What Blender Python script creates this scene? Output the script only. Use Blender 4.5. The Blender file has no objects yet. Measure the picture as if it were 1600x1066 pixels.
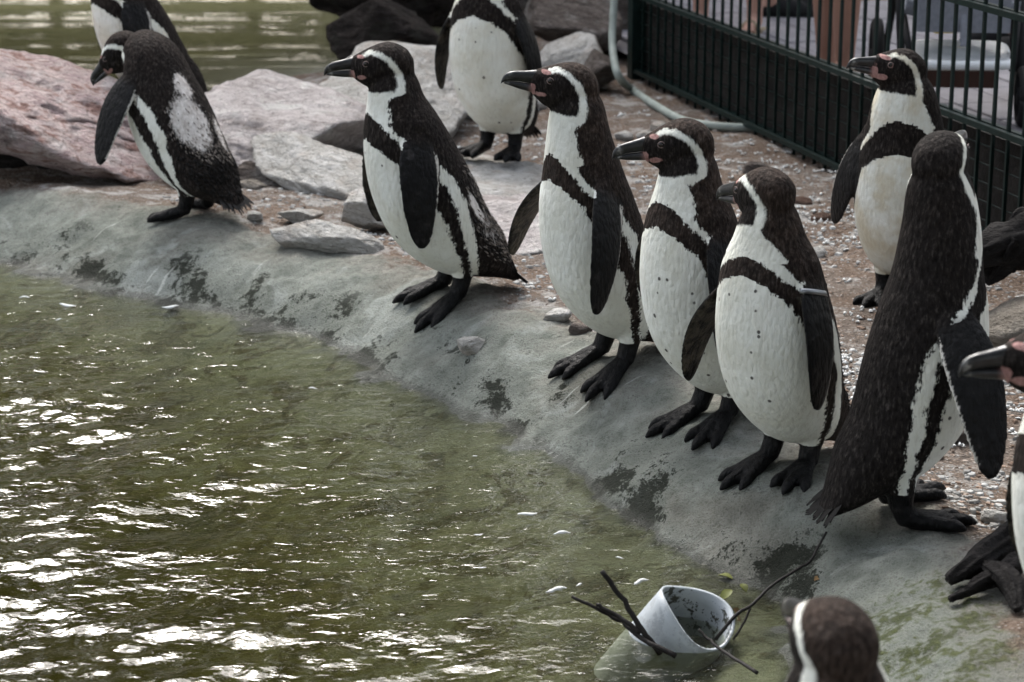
import bpy, bmesh, math, random
import numpy as np
from mathutils import Vector, Matrix

R = math.radians
scene = bpy.context.scene
COL = scene.collection

# ------------------------------------------------------------------ camera
CAM_H, PITCH, FPX = 1.40, R(16.0), 3500.0
cam_d = bpy.data.cameras.new('camera')
cam_d.sensor_width = 36.0
cam_d.lens = 36.0 * FPX / 1600.0
cam_d.clip_start, cam_d.clip_end = 0.05, 400.0
cam_d.dof.use_dof = True
cam_d.dof.focus_distance = 4.45
cam_d.dof.aperture_fstop = 7.0
cam = bpy.data.objects.new('camera', cam_d)
COL.objects.link(cam)
cam.location = (0, 0, CAM_H)
cam.rotation_euler = (R(90) - PITCH, 0, 0)
scene.camera = cam

# ------------------------------------------------------------------ sky, sun, exposure
SUN_EL, SUN_AZ = R(49), R(-16)          # azimuth from +Y (away from camera) towards +X
world = bpy.data.worlds.new('World')
scene.world = world
world.use_nodes = True
wn = world.node_tree
wn.nodes.clear()
w_out = wn.nodes.new('ShaderNodeOutputWorld')
w_bg = wn.nodes.new('ShaderNodeBackground')
w_hs = wn.nodes.new('ShaderNodeHueSaturation')
w_sky = wn.nodes.new('ShaderNodeTexSky')
w_sky.sky_type = 'NISHITA'
w_sky.sun_disc = False
w_sky.sun_elevation = SUN_EL
w_sky.sun_rotation = SUN_AZ
w_sky.air_density = 1.0
w_sky.dust_density = 4.0
w_hs.inputs['Saturation'].default_value = 0.42      # bright overcast: the blue is washed out
wn.links.new(w_sky.outputs[0], w_hs.inputs['Color'])
wn.links.new(w_hs.outputs[0], w_bg.inputs['Color'])
w_bg.inputs['Strength'].default_value = 0.15
wn.links.new(w_bg.outputs[0], w_out.inputs['Surface'])

sun_d = bpy.data.lights.new('sun', 'SUN')
sun_d.energy = 0.8
sun_d.angle = R(15)
sun_d.color = (1.0, 0.98, 0.94)
sun = bpy.data.objects.new('sun', sun_d)
COL.objects.link(sun)
sd = Vector((math.sin(SUN_AZ) * math.cos(SUN_EL), math.cos(SUN_AZ) * math.cos(SUN_EL), math.sin(SUN_EL)))
sun.rotation_euler = sd.to_track_quat('Z', 'Y').to_euler()
sun.location = (0, 4, 8)

vs = scene.view_settings
vs.view_transform = 'Standard'
vs.look = 'None'
vs.gamma = 1.0
vs.exposure = 1.8
vs.use_curve_mapping = False

# ------------------------------------------------------------------ helpers
def ray(u, v):
    f = np.array([0, math.cos(PITCH), -math.sin(PITCH)])
    up = np.array([0, math.sin(PITCH), math.cos(PITCH)])
    d = f * FPX + np.array([1., 0, 0]) * (u - 800.0) + up * (533.0 - v)
    return d / np.linalg.norm(d)
CAMP = np.array([0, 0, CAM_H])
def at_z(u, v, z=0.0):
    d = ray(u, v)
    return CAMP + d * ((z - CAM_H) / d[2])
def at_y(u, v, y):
    d = ray(u, v)
    return CAMP + d * (y / d[1])

def _hash(ix, iy, iz, seed):
    h = (ix.astype(np.int64) * 374761393 + iy.astype(np.int64) * 668265263 + iz.astype(np.int64) * 2147483647 + seed * 974634777) & 0x7fffffff
    h = ((h ^ (h >> 13)) * 1274126177) & 0x7fffffff
    h = ((h ^ (h >> 16)) * 1103515245 + 12345) & 0x7fffffff
    h = (h ^ (h >> 15)) & 0xffffff
    return h / float(0xffffff)
def vnoise(p, seed=0):
    p = np.asarray(p, float)
    i = np.floor(p).astype(np.int64)
    f = p - i
    f = f * f * f * (f * (f * 6 - 15) + 10)
    r = 0
    for dx in (0, 1):
        wx = f[..., 0] if dx else 1 - f[..., 0]
        for dy in (0, 1):
            wy = f[..., 1] if dy else 1 - f[..., 1]
            for dz in (0, 1):
                wz = f[..., 2] if dz else 1 - f[..., 2]
                r = r + wx * wy * wz * _hash(i[..., 0] + dx, i[..., 1] + dy, i[..., 2] + dz, seed)
    return r * 2 - 1
def fbm(p, oct=4, seed=0, gain=0.5):
    p = np.asarray(p, float)
    a, r, t = 1.0, 0, 0
    for k in range(oct):
        r = r + a * vnoise(p * (2 ** k) + 17.3 * k, seed + k)
        t += a
        a *= gain
    return r / t
def sstep(a, b, x):
    t = np.clip((x - a) / (b - a), 0, 1)
    return t * t * (3 - 2 * t)

def tag(o, label=None, cat=None, group=None, kind=None):
    if label: o['label'] = label
    if cat: o['category'] = cat
    if group: o['group'] = group
    if kind: o['kind'] = kind
    return o
def empty(name, loc=(0, 0, 0), rz=0.0):
    o = bpy.data.objects.new(name, None)
    o.empty_display_size = 0.1
    o.location = loc
    o.rotation_euler = (0, 0, rz)
    COL.objects.link(o)
    return o
def mesh_obj(name, verts, faces, mat=None, parent=None, smooth=True):
    me = bpy.data.meshes.new(name)
    me.from_pydata([tuple(map(float, v)) for v in verts], [], [tuple(int(i) for i in f) for f in faces])
    me.update()
    if smooth:
        me.polygons.foreach_set('use_smooth', np.ones(len(me.polygons), bool))
    if mat: me.materials.append(mat)
    o = bpy.data.objects.new(name, me)
    COL.objects.link(o)
    if parent: o.parent = parent
    return o
def add_attr(me, name, arr):
    a = me.attributes.new(name, 'FLOAT', 'POINT')
    a.data.foreach_set('value', np.ascontiguousarray(arr, np.float32))

class MB:
    """collects shapes into one mesh"""
    def __init__(s): s.v, s.f = [], []
    def add(s, vs, fs):
        b = len(s.v)
        s.v += [tuple(map(float, x)) for x in vs]
        s.f += [tuple(i + b for i in f) for f in fs]
    def box(s, c, h, M=None):
        pts = [np.array([(sx * h[0]), (sy * h[1]), (sz * h[2])]) for sx in (-1, 1) for sy in (-1, 1) for sz in (-1, 1)]
        if M is not None: pts = [M @ p for p in pts]
        s.add([np.asarray(c) + p for p in pts], [(0, 1, 3, 2), (4, 6, 7, 5), (0, 4, 5, 1), (2, 3, 7, 6), (0, 2, 6, 4), (1, 5, 7, 3)])
    def tube(s, pts, rad, n=8, squash=1.0):
        pts = [np.asarray(p, float) for p in pts]
        m = len(pts)
        rad = [rad] * m if np.isscalar(rad) else rad
        vs, fs = [], []
        ref = np.array([0, 0, 1.0])
        prev = None
        for i, p in enumerate(pts):
            t = pts[min(i + 1, m - 1)] - pts[max(i - 1, 0)]
            t = t / (np.linalg.norm(t) + 1e-9)
            if prev is None:
                a = np.cross(t, ref)
                if np.linalg.norm(a) < 0.1: a = np.cross(t, np.array([1.0, 0, 0]))
            else:
                a = prev - t * np.dot(prev, t)
            a = a / np.linalg.norm(a)
            prev = a
            b = np.cross(t, a)
            for k in range(n):
                th = 2 * math.pi * k / n
                vs.append(p + rad[i] * (a * math.cos(th) + b * math.sin(th) * squash))
        for i in range(m - 1):
            for k in range(n):
                k2 = (k + 1) % n
                fs.append((i * n + k, i * n + k2, (i + 1) * n + k2, (i + 1) * n + k))
        fs.append(tuple(range(n))[::-1])
        fs.append(tuple((m - 1) * n + k for k in range(n)))
        s.add(vs, fs)
    def build(s, name, mat, parent=None, smooth=True):
        return mesh_obj(name, s.v, s.f, mat, parent, smooth)

def spline(pts, n):
    """Catmull-Rom through rows of pts (any number of columns), returns n samples and the control parameter of each"""
    P = np.asarray(pts, float)
    m = len(P)
    tt = np.linspace(0, m - 1, n)
    i = np.clip(np.floor(tt).astype(int), 0, m - 2)
    f = (tt - i)[:, None]
    p0 = P[np.clip(i - 1, 0, m - 1)]; p1 = P[i]; p2 = P[i + 1]; p3 = P[np.clip(i + 2, 0, m - 1)]
    return 0.5 * ((2 * p1) + (-p0 + p2) * f + (2 * p0 - 5 * p1 + 4 * p2 - p3) * f ** 2 + (-p0 + 3 * p1 - 3 * p2 + p3) * f ** 3), tt

def remeshed(verts, faces, voxel, smooth_it):
    me = bpy.data.meshes.new('tmp')
    me.from_pydata([tuple(map(float, v)) for v in verts], [], [tuple(int(i) for i in f) for f in faces])
    bm = bmesh.new(); bm.from_mesh(me)
    bmesh.ops.recalc_face_normals(bm, faces=bm.faces)
    bm.to_mesh(me); bm.free()
    o = bpy.data.objects.new('tmp', me)
    COL.objects.link(o)
    m = o.modifiers.new('r', 'REMESH'); m.mode = 'VOXEL'; m.voxel_size = voxel; m.use_smooth_shade = True
    if smooth_it:
        s = o.modifiers.new('s', 'SMOOTH'); s.factor = 0.5; s.iterations = smooth_it
    dg = bpy.context.evaluated_depsgraph_get()
    new = bpy.data.meshes.new_from_object(o.evaluated_get(dg))
    bpy.data.objects.remove(o)
    bpy.data.meshes.remove(me)
    return new

# ------------------------------------------------------------------ material helpers
class NT:
    def __init__(s, name):
        s.m = bpy.data.materials.new(name)
        s.m.use_nodes = True
        s.t = s.m.node_tree
        s.t.nodes.clear()
        s.out = s.t.nodes.new('ShaderNodeOutputMaterial')
    def n(s, typ, **kw):
        nd = s.t.nodes.new(typ)
        for k, v in kw.items():
            if k.startswith('_'):
                setattr(nd, k[1:], v)
            else:
                key = int(k[1:]) if (k[0] == 'i' and k[1:].isdigit()) else k.replace('__', ' ')
                s.set(nd.inputs[key], v)
        return nd
    def set(s, sock, v):
        if isinstance(v, bpy.types.NodeSocket): s.t.links.new(v, sock)
        elif isinstance(v, bpy.types.Node): s.t.links.new(v.outputs[0], sock)
        else:
            if sock.type == 'RGBA' and len(v) == 3: v = (*v, 1)
            sock.default_value = v
    def math(s, op, a, b=0.0, c=None, clamp=False):
        nd = s.t.nodes.new('ShaderNodeMath'); nd.operation = op; nd.use_clamp = clamp
        s.set(nd.inputs[0], a); s.set(nd.inputs[1], b)
        if c is not None: s.set(nd.inputs[2], c)
        return nd.outputs[0]
    def mix(s, f, a, b, typ='MIX'):
        nd = s.t.nodes.new('ShaderNodeMix'); nd.data_type = 'RGBA'; nd.blend_type = typ; nd.clamp_factor = True
        s.set(nd.inputs[0], f); s.set(nd.inputs[6], a); s.set(nd.inputs[7], b)
        return nd.outputs[2]
    def step(s, x, a, b):
        nd = s.t.nodes.new('ShaderNodeMapRange'); nd.interpolation_type = 'SMOOTHSTEP'
        s.set(nd.inputs[0], x); nd.inputs[1].default_value = a; nd.inputs[2].default_value = b
        return nd.outputs[0]
    def attr(s, name):
        nd = s.t.nodes.new('ShaderNodeAttribute'); nd.attribute_name = name
        return nd.outputs['Fac']
    def obj(s, scale=(1, 1, 1), rand=False):
        tc = s.t.nodes.new('ShaderNodeTexCoord')
        mp = s.t.nodes.new('ShaderNodeMapping'); mp.inputs['Scale'].default_value = scale
        src = tc.outputs['Object']
        if rand:
            oi = s.t.nodes.new('ShaderNodeObjectInfo')
            va = s.t.nodes.new('ShaderNodeVectorMath'); va.operation = 'MULTIPLY_ADD'
            s.t.links.new(oi.outputs['Random'], va.inputs[0]); va.inputs[1].default_value = (31, 17, 23)
            s.t.links.new(src, va.inputs[2]); src = va.outputs[0]
        s.t.links.new(src, mp.inputs['Vector'])
        return mp.outputs[0]
    def noise(s, vec, scale, detail=4, rough=0.55, dist=0.0):
        nd = s.n('ShaderNodeTexNoise', Vector=vec, Scale=scale, Detail=detail, Roughness=rough, Distortion=dist)
        return nd.outputs['Fac']
    def vor(s, vec, scale, feature='F1', rnd=1.0):
        nd = s.n('ShaderNodeTexVoronoi', _feature=feature, Vector=vec, Scale=scale, Randomness=rnd)
        return nd
    def ramp(s, x, stops):
        nd = s.t.nodes.new('ShaderNodeValToRGB')
        s.set(nd.inputs[0], x)
        el = nd.color_ramp.elements
        while len(el) < len(stops): el.new(0.5)
        for e, (p, c) in zip(el, stops):
            e.position = p; e.color = (*c, 1)
        return nd.outputs[0]
    def bump(s, h, strength=0.3, dist=0.01):
        nd = s.n('ShaderNodeBump', Strength=strength, Distance=dist, Height=h)
        return nd.outputs[0]
    def bsdf(s, col, rough=0.7, normal=None, spec=0.5, **kw):
        b = s.n('ShaderNodeBsdfPrincipled')
        s.set(b.inputs['Base Color'], col); s.set(b.inputs['Roughness'], rough)
        s.set(b.inputs['Specular IOR Level'], spec)
        if normal is not None: s.set(b.inputs['Normal'], normal)
        for k, v in kw.items(): s.set(b.inputs[k.replace('__', ' ')], v)
        s.t.links.new(b.outputs[0], s.out.inputs['Surface'])
        return b

def simple_mat(name, col, rough=0.6, var=0.25, scale=20, bump=0.1, bdist=0.004, metallic=0.0, spec=0.15):
    m = NT(name)
    v = m.obj(rand=True)
    n = m.noise(v, scale, 5)
    dark = tuple(c * (1 - var) for c in col); light = tuple(min(1, c * (1 + var)) for c in col)
    c = m.ramp(n, [(0.25, dark), (0.75, light)])
    m.bsdf(c, rough, m.bump(m.noise(v, scale * 3, 4), bump, bdist), spec, Metallic=metallic)
    return m.m
# ------------------------------------------------------------------ terrain
WZ = -0.12                                   # water level
SHORE = [np.array((-7.0, 7.0)), np.array((-5.0, 7.2))] + [at_z(u, v, WZ)[:2] for u, v in [(-900, 300), (-500, 352), (-200, 385), (0, 408), (120, 436), (250, 466), (380, 490), (480, 523),
         (560, 560), (620, 592), (700, 625), (800, 668), (870, 706), (940, 765), (1010, 828), (1100, 880), (1170, 918), (1215, 965),
         (1250, 1040), (1285, 1150), (1320, 1300), (1350, 1600)]] + [np.array(q) for q in ((0.42, 1.9), (0.22, 1.5), (-1.0, 1.35), (-4.0, 1.2), (-7.5, 1.6), (-9.2, 3.2), (-9.0, 5.6), (-7.0, 7.0))]
SHORE2 = [at_z(u, v, WZ)[:2] for u, v in [(-1500, 200), (-500, 170), (0, 175), (200, 168), (350, 160), (460, 128), (600, 112), (700, 100), (740, 60), (745, -40), (760, -140)]]
def sdist(x, y, line, land_left=True):
    x = np.asarray(x, float); y = np.asarray(y, float)
    best = np.full(x.shape, 1e9); sg = np.ones(x.shape); al = np.zeros(x.shape); acc = 0.0
    for (ax, ay), (bx, by) in zip(line[:-1], line[1:]):
        dx, dy = bx - ax, by - ay
        t = np.clip(((x - ax) * dx + (y - ay) * dy) / (dx * dx + dy * dy), 0, 1)
        d = np.hypot(x - ax - t * dx, y - ay - t * dy)
        c = dx * (y - ay) - dy * (x - ax)
        m = d < best
        L = math.hypot(dx, dy)
        best = np.where(m, d, best); sg = np.where(m, np.sign(c), sg); al = np.where(m, acc + t * L, al)
        acc += L
    if land_left is None: return al
    return best * sg * (1 if land_left else -1)
def fields(x, y):
    p = np.stack([x, y, np.zeros_like(x)], -1)
    wob = 0.05 * fbm(p * 3.1, 3, 5) + 0.02 * fbm(p * 14, 3, 6)
    s1 = sdist(x, y, SHORE, True) + wob
    s2 = sdist(x, y, SHORE2, False) + 0.1 * fbm(p * 1.7, 3, 8)
    return s1, s2
RIM = 0.33
def terrain(x, y, full=False):
    x = np.asarray(x, float); y = np.asarray(y, float)
    s1, s2 = fields(x, y)
    p = np.stack([x, y, np.zeros_like(x)], -1)
    far = sstep(1.2, 2.2, y)
    rise = np.clip(s1 / RIM, 0, 1)
    z = WZ + 0.135 * (1 - (1 - rise) ** 2.1)
    z = z - 0.025 * sstep(RIM, RIM + 0.25, s1)
    under = np.minimum(s1, 0)
    z = z + np.maximum(under * 0.24, -0.30) - 0.28 * sstep(0.6, 2.0, -s1)
    rimm = sstep(-0.3, 0.0, s1) * (1 - sstep(RIM, RIM + 0.2, s1))
    z = z + rimm * (0.024 * fbm(p * 6, 4, 11) + 0.010 * (0.35 - np.abs(fbm(p * 13, 3, 15))) + 0.006 * fbm(p * 30, 2, 16)) + 0.012 * fbm(p * 2.3, 3, 12)
    dirt = sstep(RIM - 0.02, RIM + 0.12, s1)
    z = z + dirt * (0.010 * fbm(p * 11, 4, 13) + 0.006 * np.abs(fbm(p * 34, 3, 14)))
    # the ground rises a little towards the fence on the right
    z = z + 0.05 * sstep(0.9, 1.5, x) * sstep(5.0, 6.3, y)
    # the far pond
    z = np.where(s2 < 0.5, z * sstep(-0.05, 0.5, s2) + (-0.10) * (1 - sstep(-0.05, 0.5, s2)) + np.maximum(np.minimum(s2, 0) * 0.5, -0.5), z)
    if full: return z, s1, s2
    return z
def hit_ground(u, v, zoff=0.0):
    d = ray(u, v)
    t = 1.5
    lo = t
    while t < 40:
        p = CAMP + d * t
        if p[2] < float(terrain(p[0], p[1])) + zoff: break
        lo = t; t += 0.05
    hi = t
    for _ in range(25):
        m = (lo + hi) / 2
        p = CAMP + d * m
        if p[2] < float(terrain(p[0], p[1])) + zoff: hi = m
        else: lo = m
    return CAMP + d * hi

def axis(core_lo, core_hi, step, lo, hi):
    a = list(np.arange(core_lo, core_hi + 1e-6, step))
    s, x = step, core_lo
    while x > lo: s *= 1.35; x -= s; a.insert(0, x)
    s, x = step, core_hi
    while x < hi: s *= 1.35; x += s; a.append(x)
    return np.array(a)
def grid_mesh(name, X, Y, fz):
    xx, yy = np.meshgrid(X, Y)
    nx, ny = len(X), len(Y)
    zz, at = fz(xx.ravel(), yy.ravel())
    v = np.stack([xx.ravel(), yy.ravel(), zz], 1)
    i = np.arange(nx * ny).reshape(ny, nx)
    f = np.stack([i[:-1, :-1], i[:-1, 1:], i[1:, 1:], i[1:, :-1]], -1).reshape(-1, 4)
    me = bpy.data.meshes.new(name)
    me.vertices.add(len(v)); me.vertices.foreach_set('co', v.astype(np.float32).ravel())
    me.loops.add(f.size); me.loops.foreach_set('vertex_index', f.astype(np.int32).ravel())
    me.polygons.add(len(f))
    me.polygons.foreach_set('loop_start', np.arange(0, f.size, 4, dtype=np.int32))
    me.polygons.foreach_set('loop_total', np.full(len(f), 4, np.int32))
    me.update(); me.validate()
    me.polygons.foreach_set('use_smooth', np.ones(len(f), bool))
    for k, a in at.items(): add_attr(me, k, a)
    o = bpy.data.objects.new(name, me)
    COL.objects.link(o)
    return o

def ground_fields(x, y):
    z, s1, s2 = terrain(x, y, True)
    # moss patch on the bank in the near corner, algae film in the water
    c = hit_ground(1420, 1010)
    moss = 1 - sstep(0.12, 0.42, np.hypot((x - c[0]), (y - c[1]) * 0.8))
    return z, {'s1': s1, 's2': s2, 'moss': moss, 'along': sdist(x, y, SHORE, None)}
GX = axis(-2.6, 2.3, 0.015, -90, 90)
GY = axis(2.2, 9.2, 0.015, -60, 160)
ground = grid_mesh('ground', GX, GY, ground_fields)
tag(ground, kind='structure')

def ground_material():
    m = NT('bank_and_soil')
    v = m.obj()
    s1 = m.attr('s1'); moss = m.attr('moss')
    pos = m.n('ShaderNodeNewGeometry').outputs['Position']
    zc = m.n('ShaderNodeSeparateXYZ', Vector=pos).outputs['Z']
    n1 = m.noise(v, 3.0, 5); n2 = m.noise(v, 14, 6, 0.6); n3 = m.noise(v, 60, 5, 0.65); n4 = m.noise(v, 240, 3, 0.7)
    # concrete
    conc = m.ramp(n2, [(0.25, (0.13, 0.142, 0.124)), (0.5, (0.235, 0.253, 0.224)), (0.75, (0.355, 0.375, 0.34))])
    conc = m.mix(m.math('MULTIPLY', m.step(n1, 0.50, 0.64), 0.35), conc, (0.19, 0.165, 0.14))          # rusty wash
    conc = m.mix(m.math('MULTIPLY', m.step(m.noise(v, 5.0, 4, 0.6, 1.0), 0.54, 0.66), 0.5), conc, (0.42, 0.45, 0.425))  # pale lime bloom
    conc = m.mix(m.math('MULTIPLY', m.step(m.math('ADD', s1, m.math('MULTIPLY', m.math('SUBTRACT', n2, 0.5), 0.35)), 0.16, 0.34), 0.55), conc, m.ramp(n3, [(0.3, (0.14, 0.122, 0.10)), (0.7, (0.34, 0.315, 0.272))]))
    pit = m.step(n4, 0.58, 0.68)
    conc = m.mix(m.math('MULTIPLY', pit, 0.65), conc, (0.06, 0.055, 0.05))
    conc = m.mix(0.75, conc, m.ramp(m.math('ADD', m.math('MULTIPLY', n4, 0.6), m.math('MULTIPLY', n3, 0.4)), [(0.36, (0.45, 0.43, 0.40)), (0.5, (0.95, 0.95, 0.95)), (0.64, (1.0, 1.0, 1.0))]), 'MULTIPLY')
    # dark lichen blotches, densest just above the waterline
    near = m.math('SUBTRACT', 1.0, m.step(zc, WZ + 0.01, WZ + 0.10))
    bl = m.math('ADD', m.math('ADD', m.math('MULTIPLY', m.noise(v, 7, 5, 0.62), 0.66), m.math('MULTIPLY', n3, 0.22)), m.math('MULTIPLY', n4, 0.12))
    blot = m.math('MULTIPLY', m.step(m.math('ADD', bl, m.math('MULTIPLY', near, 0.05)), 0.555, 0.60), 0.92)
    blot = m.math('MULTIPLY', blot, m.math('SUBTRACT', 1.0, m.step(s1, 0.10, 0.24)))
    conc = m.mix(blot, conc, (0.014, 0.016, 0.011))
    damp = m.math('SUBTRACT', 1.0, m.step(m.math('ADD', zc, m.math('MULTIPLY', m.math('SUBTRACT', n3, 0.5), 0.03)), WZ + 0.003, WZ + 0.016))
    conc = m.mix(m.math('MULTIPLY', damp, 0.62), conc, (0.035, 0.036, 0.028))
    # bird lime: streaks running down the bank
    cv = m.n('ShaderNodeCombineXYZ', X=m.math('MULTIPLY', m.attr('along'), 34.0), Y=m.math('MULTIPLY', s1, 3.0), Z=0.0).outputs[0]
    stx = m.noise(cv, 1.0, 3, 0.5, 0.25)
    streak = m.math('MULTIPLY', m.step(m.math('ADD', stx, m.math('MULTIPLY', m.math('SUBTRACT', n3, 0.5), 0.12)), 0.655, 0.70), m.step(m.noise(v, 3.4, 3), 0.50, 0.60))
    conc = m.mix(m.math('MULTIPLY', streak, 0.6), conc, (0.62, 0.64, 0.60))
    # moss
    mo = m.step(m.math('ADD', m.math('MULTIPLY', moss, 0.78), m.math('MULTIPLY', m.math('SUBTRACT', m.math('ADD', m.math('MULTIPLY', n2, 0.5), m.math('MULTIPLY', n3, 0.5)), 0.5), 3.2)), 0.62, 1.0)
    mosscol = m.ramp(n3, [(0.3, (0.012, 0.018, 0.005)), (0.7, (0.075, 0.088, 0.026))])
    conc = m.mix(m.math('MULTIPLY', mo, 0.85), conc, mosscol)
    # under water: algae and silt grown over the concrete, painted darker offshore for murk
    alg = m.ramp(m.noise(v, 6, 6, 0.68, 0.8), [(0.36, (0.010, 0.016, 0.005)), (0.455, (0.080, 0.060, 0.016)), (0.54, (0.145, 0.142, 0.068)), (0.68, (0.22, 0.24, 0.17))])
    alg2 = m.ramp(m.noise(v, 22, 5, 0.7, 0.5), [(0.38, (0.016, 0.020, 0.007)), (0.6, (0.20, 0.21, 0.115))])
    alg = m.mix(0.35, alg, alg2)
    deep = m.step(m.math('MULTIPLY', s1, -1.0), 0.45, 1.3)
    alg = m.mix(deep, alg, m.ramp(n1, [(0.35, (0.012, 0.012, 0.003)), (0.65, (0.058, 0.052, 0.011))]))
    wet = m.math('SUBTRACT', 1.0, m.step(m.math('ADD', zc, m.math('MULTIPLY', m.math('SUBTRACT', n2, 0.5), 0.016)), WZ - 0.010, WZ + 0.002))
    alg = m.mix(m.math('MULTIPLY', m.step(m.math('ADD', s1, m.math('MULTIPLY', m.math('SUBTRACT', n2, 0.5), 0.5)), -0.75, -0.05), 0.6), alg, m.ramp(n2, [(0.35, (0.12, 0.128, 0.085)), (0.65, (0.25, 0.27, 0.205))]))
    alg = m.mix(m.math('MULTIPLY', m.step(m.noise(v, 8.5, 7, 0.72, 1.1), 0.53, 0.585), 0.8), alg, m.ramp(n3, [(0.35, (0.012, 0.018, 0.006)), (0.65, (0.065, 0.048, 0.014))]))
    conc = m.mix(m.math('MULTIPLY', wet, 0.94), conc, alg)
    # soil with grit
    soil = m.ramp(n3, [(0.25, (0.075, 0.053, 0.040)), (0.5, (0.165, 0.122, 0.094)), (0.78, (0.28, 0.222, 0.18))])
    soil = m.mix(m.math('MULTIPLY', m.step(n1, 0.45, 0.6), 0.4), soil, (0.17, 0.16, 0.148))
    grit = m.vor(v, 110)
    gcol = m.ramp(m.n('ShaderNodeSeparateColor', Color=grit.outputs['Color']).outputs[0], [(0.0, (0.10, 0.075, 0.055)), (0.45, (0.28, 0.21, 0.16)), (0.8, (0.40, 0.36, 0.32)), (0.97, (0.62, 0.62, 0.60))])
    soil = m.mix(m.math('MULTIPLY', m.step(grit.outputs['Distance'], 0.45, 0.2), 0.6), soil, gcol)
    soil = m.mix(m.math('MULTIPLY', m.step(m.noise(v, 9, 5, 0.7), 0.50, 0.63), 0.62), soil, (0.47, 0.47, 0.45))       # droppings and shell dust
    edge = m.step(m.math('ADD', s1, m.math('MULTIPLY', m.math('SUBTRACT', n2, 0.5), 0.22)), RIM - 0.03, RIM + 0.03)
    col = m.mix(edge, conc, soil)
    mud = m.math('MULTIPLY', edge, m.math('SUBTRACT', 1.0, m.step(zc, WZ - 0.03, WZ + 0.012)))
    col = m.mix(mud, col, (0.020, 0.024, 0.004))
    h = m.math('ADD', m.math('MULTIPLY', n3, 0.6), m.math('MULTIPLY', n4, 0.4))
    h = m.math('SUBTRACT', h, m.math('MULTIPLY', m.math('MULTIPLY', edge, grit.outputs['Distance']), 0.5))
    rough = m.math('SUBTRACT', 0.88, m.math('MULTIPLY', m.math('SUBTRACT', 1.0, m.step(zc, WZ, WZ + 0.035)), 0.5))
    m.bsdf(col, rough, m.bump(h, 1.0, 0.018), m.math('ADD', 0.06, m.math('MULTIPLY', m.math('SUBTRACT', 1.0, m.step(zc, WZ, WZ + 0.02)), 0.25)))
    return m.m
ground.data.materials.append(ground_material())

# ------------------------------------------------------------------ water
def waves(x, y):
    p = np.stack([x, y, np.zeros_like(x)], -1)
    q = np.stack([x * 0.66 + y * 0.20, y - x * 0.36, np.zeros_like(x)], -1)
    gust = 0.35 + 0.74 * sstep(-0.35, 0.4, fbm(q * 2.0, 2, 39))
    a = 0.014 * fbm(q * 4.2, 2, 31) + gust * (0.0046 * fbm(q * 12, 2, 33) + 0.0056 * fbm(q * 30, 2, 35))
    amp = 0.20 + 0.80 * sstep(0.05, 1.1, -sdist(x, y, SHORE, True))
    return a * amp
def water_fields(x, y):
    zt = terrain(x, y)
    return WZ + waves(x, y), {'depth': np.maximum(WZ - zt, 0)}
def back_fields(x, y):
    p = np.stack([x * 0.3, y, np.zeros_like(x)], -1)
    return WZ + 0.022 * fbm(p * np.array([1.5, 4.2, 1]), 4, 41), {'depth': np.maximum(WZ - terrain(x, y), 0)}
def water_material():
    m = NT('pond_water')
    v = m.n('ShaderNodeVectorRotate', _rotation_type='Z_AXIS', Vector=m.obj((0.7, 1.2, 1)), Angle=-0.3).outputs[0]
    n = m.math('ADD', m.math('MULTIPLY', m.noise(v, 30, 2, 0.5, 0.6), 0.7), m.math('MULTIPLY', m.noise(v, 75, 2, 0.5, 0.4), 0.2))
    nor = m.bump(n, 0.85, 0.0065)
    fac = m.math('SUBTRACT', 1.0, m.math('EXPONENT', m.math('MULTIPLY', m.attr('depth'), -2.9)))
    tint = m.mix(fac, (0.94, 0.96, 0.88), (0.50, 0.48, 0.17))
    tr = m.n('ShaderNodeBsdfTransparent', Color=tint)
    di = m.n('ShaderNodeBsdfDiffuse', Color=(0.022, 0.0205, 0.004))
    body = m.n('ShaderNodeMixShader', i0=m.math('MULTIPLY', fac, 0.50), i1=tr.outputs[0], i2=di.outputs[0])
    gl = m.n('ShaderNodeBsdfGlossy', Color=(1, 1, 1), Roughness=0.02, Normal=nor)
    fr = m.n('ShaderNodeFresnel', IOR=1.333, Normal=nor)
    sh = m.n('ShaderNodeMixShader', i0=fr.outputs[0], i1=body.outputs[0], i2=gl.outputs[0])
    m.t.links.new(sh.outputs[0], m.out.inputs['Surface'])
    return m.m
WATER = water_material()
pond = grid_mesh('pond_water', axis(-2.3, 0.75, 0.011, -14, 3), axis(2.2, 6.0, 0.011, -8, 7.2), water_fields)
pond.data.materials.append(WATER); tag(pond, kind='structure')
_c = at_z(700, 60, WZ)
back = grid_mesh('back_pond_water', axis(-3.0, 0.2, 0.03, -30, 0.3), axis(7.0, 12.0, 0.03, 6.9, 16), back_fields)
back.data.materials.append(WATER); tag(back, kind='structure')
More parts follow.
